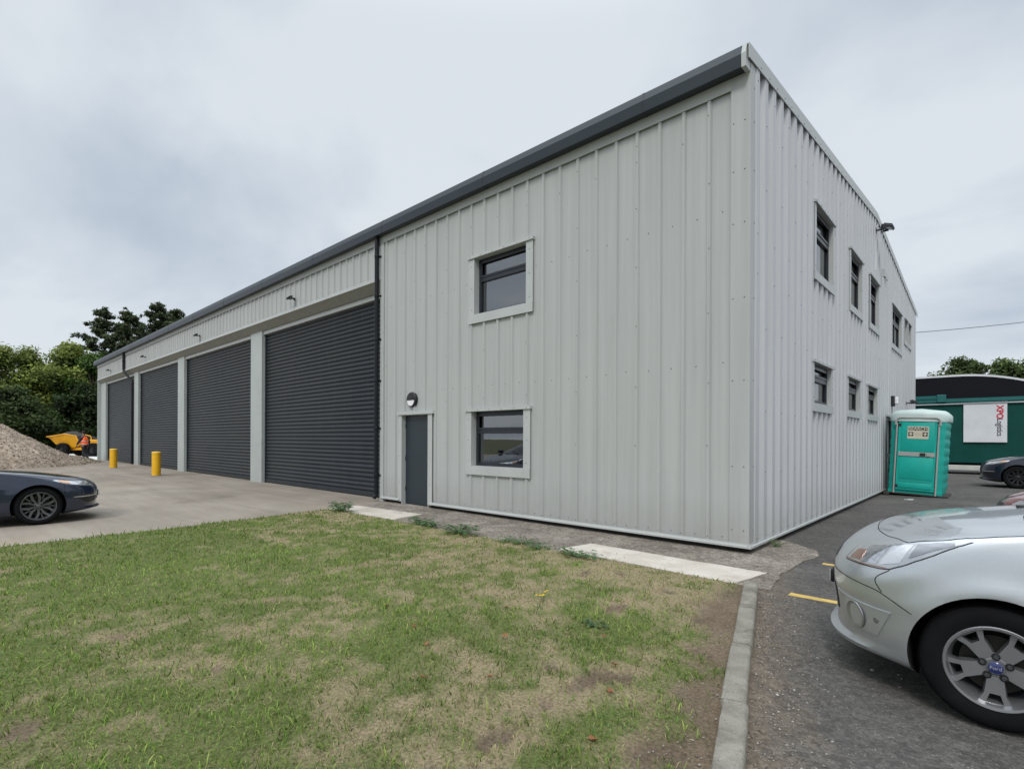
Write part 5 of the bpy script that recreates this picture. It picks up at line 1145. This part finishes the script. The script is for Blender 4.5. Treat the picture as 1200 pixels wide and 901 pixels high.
def broadleaf(label, x, y, h, rad, seed, dark, light, group, base=.18, size=.22, ncl=46, cat='tree', name='broadleaf_tree', nper=170):
    r = random.Random(seed); t = thing(name, label, cat, (x,y,-.05), 0, group)
    mb = MB(); top = h*.80; lean = r.uniform(-.3,.3); tr_ = [(lean*k/6+r.uniform(-.08,.08), r.uniform(-.08,.08), top*k/6) for k in range(7)]; mb.tube(tr_, [.028*h*(1-.13*k) for k in range(7)], 8)
    cs=[];rs=[]
    for k in range(ncl):
        u = r.random(); zc = h*(base+(1-base)*u*.95); prof = rad*(math.sin(math.pi*min(1,(.16+.84*u))**.85)**.75)*(.55+.5*r.random())*(1 if r.random()<.8 else 1.15); a = r.uniform(0,2*math.pi)
        cr = rad*r.uniform(.24,.44)*(1-.35*u); q = max(0,prof-cr*.5); c = (q*math.cos(a), q*math.sin(a), min(zc,h-cr*.7)); cs.append(c); rs.append(cr)
        if k%3==0:
            z0 = max(.12*h,c[2]*.55); mb.tube([(lean*z0/top,0,z0),(c[0]*.5,c[1]*.5,(z0+c[2])*.52),c], [.012*h*(1-u*.5),.007*h,.002*h], 6)
    mb.build('trunk', M_bark, t, True)
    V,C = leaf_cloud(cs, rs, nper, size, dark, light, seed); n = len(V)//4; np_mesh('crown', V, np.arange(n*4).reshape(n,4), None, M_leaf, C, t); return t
def pine(label, x, y, h, rad, seed, group, bare=.25):
    r = random.Random(seed); t = thing('pine_tree', label, 'tree', (x,y,-.05), 0, group); mb = MB()
    tr_ = [(r.uniform(-.12,.12)*k/4, r.uniform(-.12,.12)*k/4, h*.97*k/8) for k in range(9)]; mb.tube(tr_, [.020*h*(1-.115*k) for k in range(9)], 8); cs=[];rs=[]
    for k in range(48):
        u = (k+r.random())/48; z0 = h*(bare+(1-bare)*u*.96); L = rad*(1.05-u)**.7*(.55+.6*r.random()); a = k*2.4+r.uniform(-.5,.5); rise = L*r.uniform(.10,.55)
        e = Vector((L*math.cos(a),L*math.sin(a),z0+rise)); mb.tube([(0,0,z0),(e.x*.5,e.y*.5,z0+rise*.35),tuple(e)], [.006*h*(1.1-u),.004*h*(1.1-u),.0015*h], 5)
        for j in range(7):
            f = .30+.80*j/6; cs.append((e.x*f+r.uniform(-.4,.4), e.y*f+r.uniform(-.4,.4), z0+rise*f*f+r.uniform(0,.55))); rs.append(r.uniform(.30,.68)*(1.1-.40*u))
    mb.build('trunk', M_bark, t, True)
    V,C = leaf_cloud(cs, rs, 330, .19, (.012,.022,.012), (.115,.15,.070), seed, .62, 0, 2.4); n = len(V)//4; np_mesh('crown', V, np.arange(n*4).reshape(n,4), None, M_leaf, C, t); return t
GA = 'trees beyond the far end of the building'
DK, LT = (.010,.024,.006), (.17,.26,.055); LT2 = (.26,.32,.07); LT3 = (.10,.185,.04)
for a in [('yellow-green broad tree at the left edge above the gravel heap',-78.0,-2.9,11.6,5.2,1,DK,LT2),
          ('rounded mid-green tree second from the edge, above the gravel heap peak',-80.5,.9,10.3,4.4,2,DK,LT),
          ('tall yellow-tinged leafy tree between the gravel heap and the pines',-75.6,2.9,12.6,4.8,3,DK,LT2),
          ('yellowish leafy tree filling the gap left of the tall yellow-tinged one',-79.5,-.4,12.0,4.6,11,DK,LT2),
          ('round green tree set back between the gravel heap peak and the pines',-79.5,3.6,12.2,4.6,12,DK,LT),
          ('darker leafy tree close to the foot of the front pine',-73.0,4.6,11.4,3.9,4,DK,LT3),
          ('deep green tree low behind the yellow dumper',-68.5,3.0,7.2,3.6,5,(.004,.008,.003),(.035,.06,.016)),
          ('shaded bushy tree behind the gravel heap beside the navy car',-66.0,-2.6,6.4,4.0,6,(.005,.010,.004),(.055,.085,.022)),
          ('dark bushy tree under the pines by the building end',-69.5,6.4,7.5,3.8,7,(.004,.008,.003),(.030,.048,.015))]:
    broadleaf(*a, GA, base=.03, ncl=58)
pine('dark pine with ragged top, the left one of the tall pair',-79.0,6.6,17.3,4.9,31,GA,.12)
pine('dark pine with twin-looking crown nearest the roof edge',-75.2,8.2,17.0,4.4,32,GA,.12)
pine('paler open-crowned pine rising behind the eaves gutter',-79.6,12.6,19.2,4.6,33,GA,.3)
pine('smaller open pine farther along behind the eaves gutter',-82.0,14.9,19.3,4.0,34,GA,.35)
GB_ = 'trees behind the lorry trailer'
for a in [('rounded green tree above the trailer next to the building corner',-.6,72.5,11.2,4.4,41,(.02,.035,.01),(.10,.145,.045)),
          ('low green tree between the two rounded trees above the trailer',3.0,77.0,11.0,4.6,42,(.02,.035,.01),(.115,.16,.05)),
          ('taller green tree over the trailer at the frame edge',8.3,78.5,13.2,5.8,43,(.02,.035,.01),(.10,.15,.045)),
          ('small green tree showing just behind the trailer roof',.9,70.0,10.2,3.2,44,(.02,.03,.01),(.09,.13,.04))]:
    broadleaf(*a, GB_, base=.25, size=.26, nper=140)
mb = MB(); a_,b_ = Vector((-2.72,42.33,9.8)), Vector((9.9,54.1,10.95)); a_ = a_-(b_-a_)*1.2
mb.tube([a_.lerp(b_,k/20)-Vector((0,0,.9*(1-(2*k/20-1)**2))) + Vector((0,0,.75)) for k in range(21)], .022, 6); tag(mb.build('overhead_cable', M_black), 'thin black overhead cable crossing the sky right of the building', 'cable')

# weeds at the edge of the lawn
M_weed = attr_mat('weed_leaf', .5, .3)
def weed(name, label, x, y, n, spread, hgt, ls, seed, c0=(.055,.13,.045), c1=(.12,.22,.09)):
    t = thing(name, label, 'weed', (x,y,.0), 0, 'weeds along the path edge'); r = random.Random(seed); st = MB(); V=[];F=[];C=[]
    for k in range(n):
        a = r.uniform(0,6.283); L = spread*r.random()**.6; h = hgt*(.35+.65*r.random()); p = Vector((L*math.cos(a)*1.25, L*math.sin(a)*.7, h)); st.tube([(p.x*.15,p.y*.15,0),(p.x*.6,p.y*.6,h*.75),tuple(p)], [.003,.0025,.0015], 5)
        d = Vector((math.cos(a),math.sin(a),r.uniform(-.3,.35))).normalized(); sd = d.cross(Vector((0,0,1))).normalized(); up = sd.cross(d); s = ls*r.uniform(.6,1.25); o = len(V); tone = r.random()
        pts = [(0,0,0),(.30,.42,.10),(.62,.46,.06),(.88,.26,-.03),(1.05,0,-.12),(.88,-.26,-.03),(.62,-.46,.06),(.30,-.42,.10),(.5,0,-.02)]
        for u,v,w_ in pts: V.append(tuple(p+d*(u*s)+sd*(v*s)+up*(w_*s))); C.append(tuple((c0[i]*(1-tone)+c1[i]*tone)*(.75+.4*u) for i in range(3)))
        F += [(o+8,o+i,o+(i+1)) for i in range(7)]+[(o+8,o+7,o+0)]
    st.build('stem', M_weed_stem, t, True); np_mesh('leaves', np.array(V), None, np.array(F), M_weed, np.array(C), t)
M_weed_stem = simple('weed_stem', (.10,.15,.06), .7, var=.2)
for i,(x,y,n,s,h,ls,l) in enumerate([(-7.42,-1.70,85,.26,.20,.075,'dense leafy weed on the lawn corner by the yard end of the first pale slab'),
        (-4.95,-1.56,60,.22,.12,.065,'low leafy weed just past the blue-grey door, beside another'),(-4.62,-1.62,45,.18,.10,.06,'small leafy weed right of its low neighbour past the door'),
        (-3.72,-1.74,85,.26,.15,.07,'bushy dark leafy weed below the ground-floor window, biggest on the path edge'),
        (-2.62,-1.60,50,.30,.07,.055,'flat spreading weed along the path before the second pale slab'),(-2.15,-1.66,34,.2,.06,.05,'small flat weed touching the near end of the second pale slab'),
        (-1.46,-1.74,55,.26,.08,.055,'flat leafy weed overlapping the grass side of the second pale slab')]):
    weed('weed_plant', l, x, y, n, s, h, ls, 60+i)
weed('weed_plant','small tuft of green weed growing against the gable corner',.17,.72,30,.12,.10,.03,80,(.12,.15,.04),(.25,.26,.08))
weed('weed_plant','broad thistle-like weed alone in the grass near the bare earth',.10,-3.72,30,.08,.06,.035,81,(.05,.10,.045),(.10,.17,.085))
yf = thing('ragwort_plant','thin weed with tiny yellow flowers in the dry grass','weed',(-.62,-3.50,.0))
mb = MB(); fl = MB(); r2 = random.Random(9)
for k in range(7):
    p = (r2.uniform(-.07,.07), r2.uniform(-.07,.07), r2.uniform(.06,.12)); mb.tube([(p[0]*.2,p[1]*.2,0),p], [.002,.0014], 5)
    fl.lathe([(.0,0),(.011,.002),(.012,.005),(.0,.008)], 9, 0, Matrix.Translation(p), False)
mb.build('stem', M_weed_stem, yf); fl.build('flowers', simple('yellow_petal',(.75,.50,.02),.6,var=.1), yf)

# fallen leaves
M_deadleaf = simple('dead_leaf', (.26,.11,.04), .75, var=.35, scale=25)
r2 = random.Random(33)
def fallen(x, y, s):
    V=[(0,0,.004)]; n=11
    for k in range(n):
        a = 2*math.pi*k/n; q = s*(1.0 if k%2 else .55)*(1.25 if k in (5,6) else 1); V.append((q*math.cos(a), q*math.sin(a)*.8, .010+.35*s*r2.random()))
    mb = MB(); mb.add(V, [(0,1+k,1+(k+1)%n) for k in range(n)]); o = mb.build('fallen_leaf', M_deadleaf); o.location = (x,y,.028); o.rotation_euler = (r2.uniform(-.2,.2),r2.uniform(-.2,.2),r2.uniform(0,6.3))
    tag(o, 'small dry reddish-brown leaf fallen on the lawn', 'fallen leaf', 'dry leaves fallen on the lawn')
for x,y in ((.80,-4.62),(.62,-4.28),(.15,-4.95),(-.25,-4.4),(-.55,-4.9),(.30,-3.9),(-.9,-4.75),(1.0,-5.1),(-.15,-5.25),(-1.5,-4.6),(-2.4,-4.1),(-.7,-3.9)): fallen(x, y, r2.uniform(.022,.036))
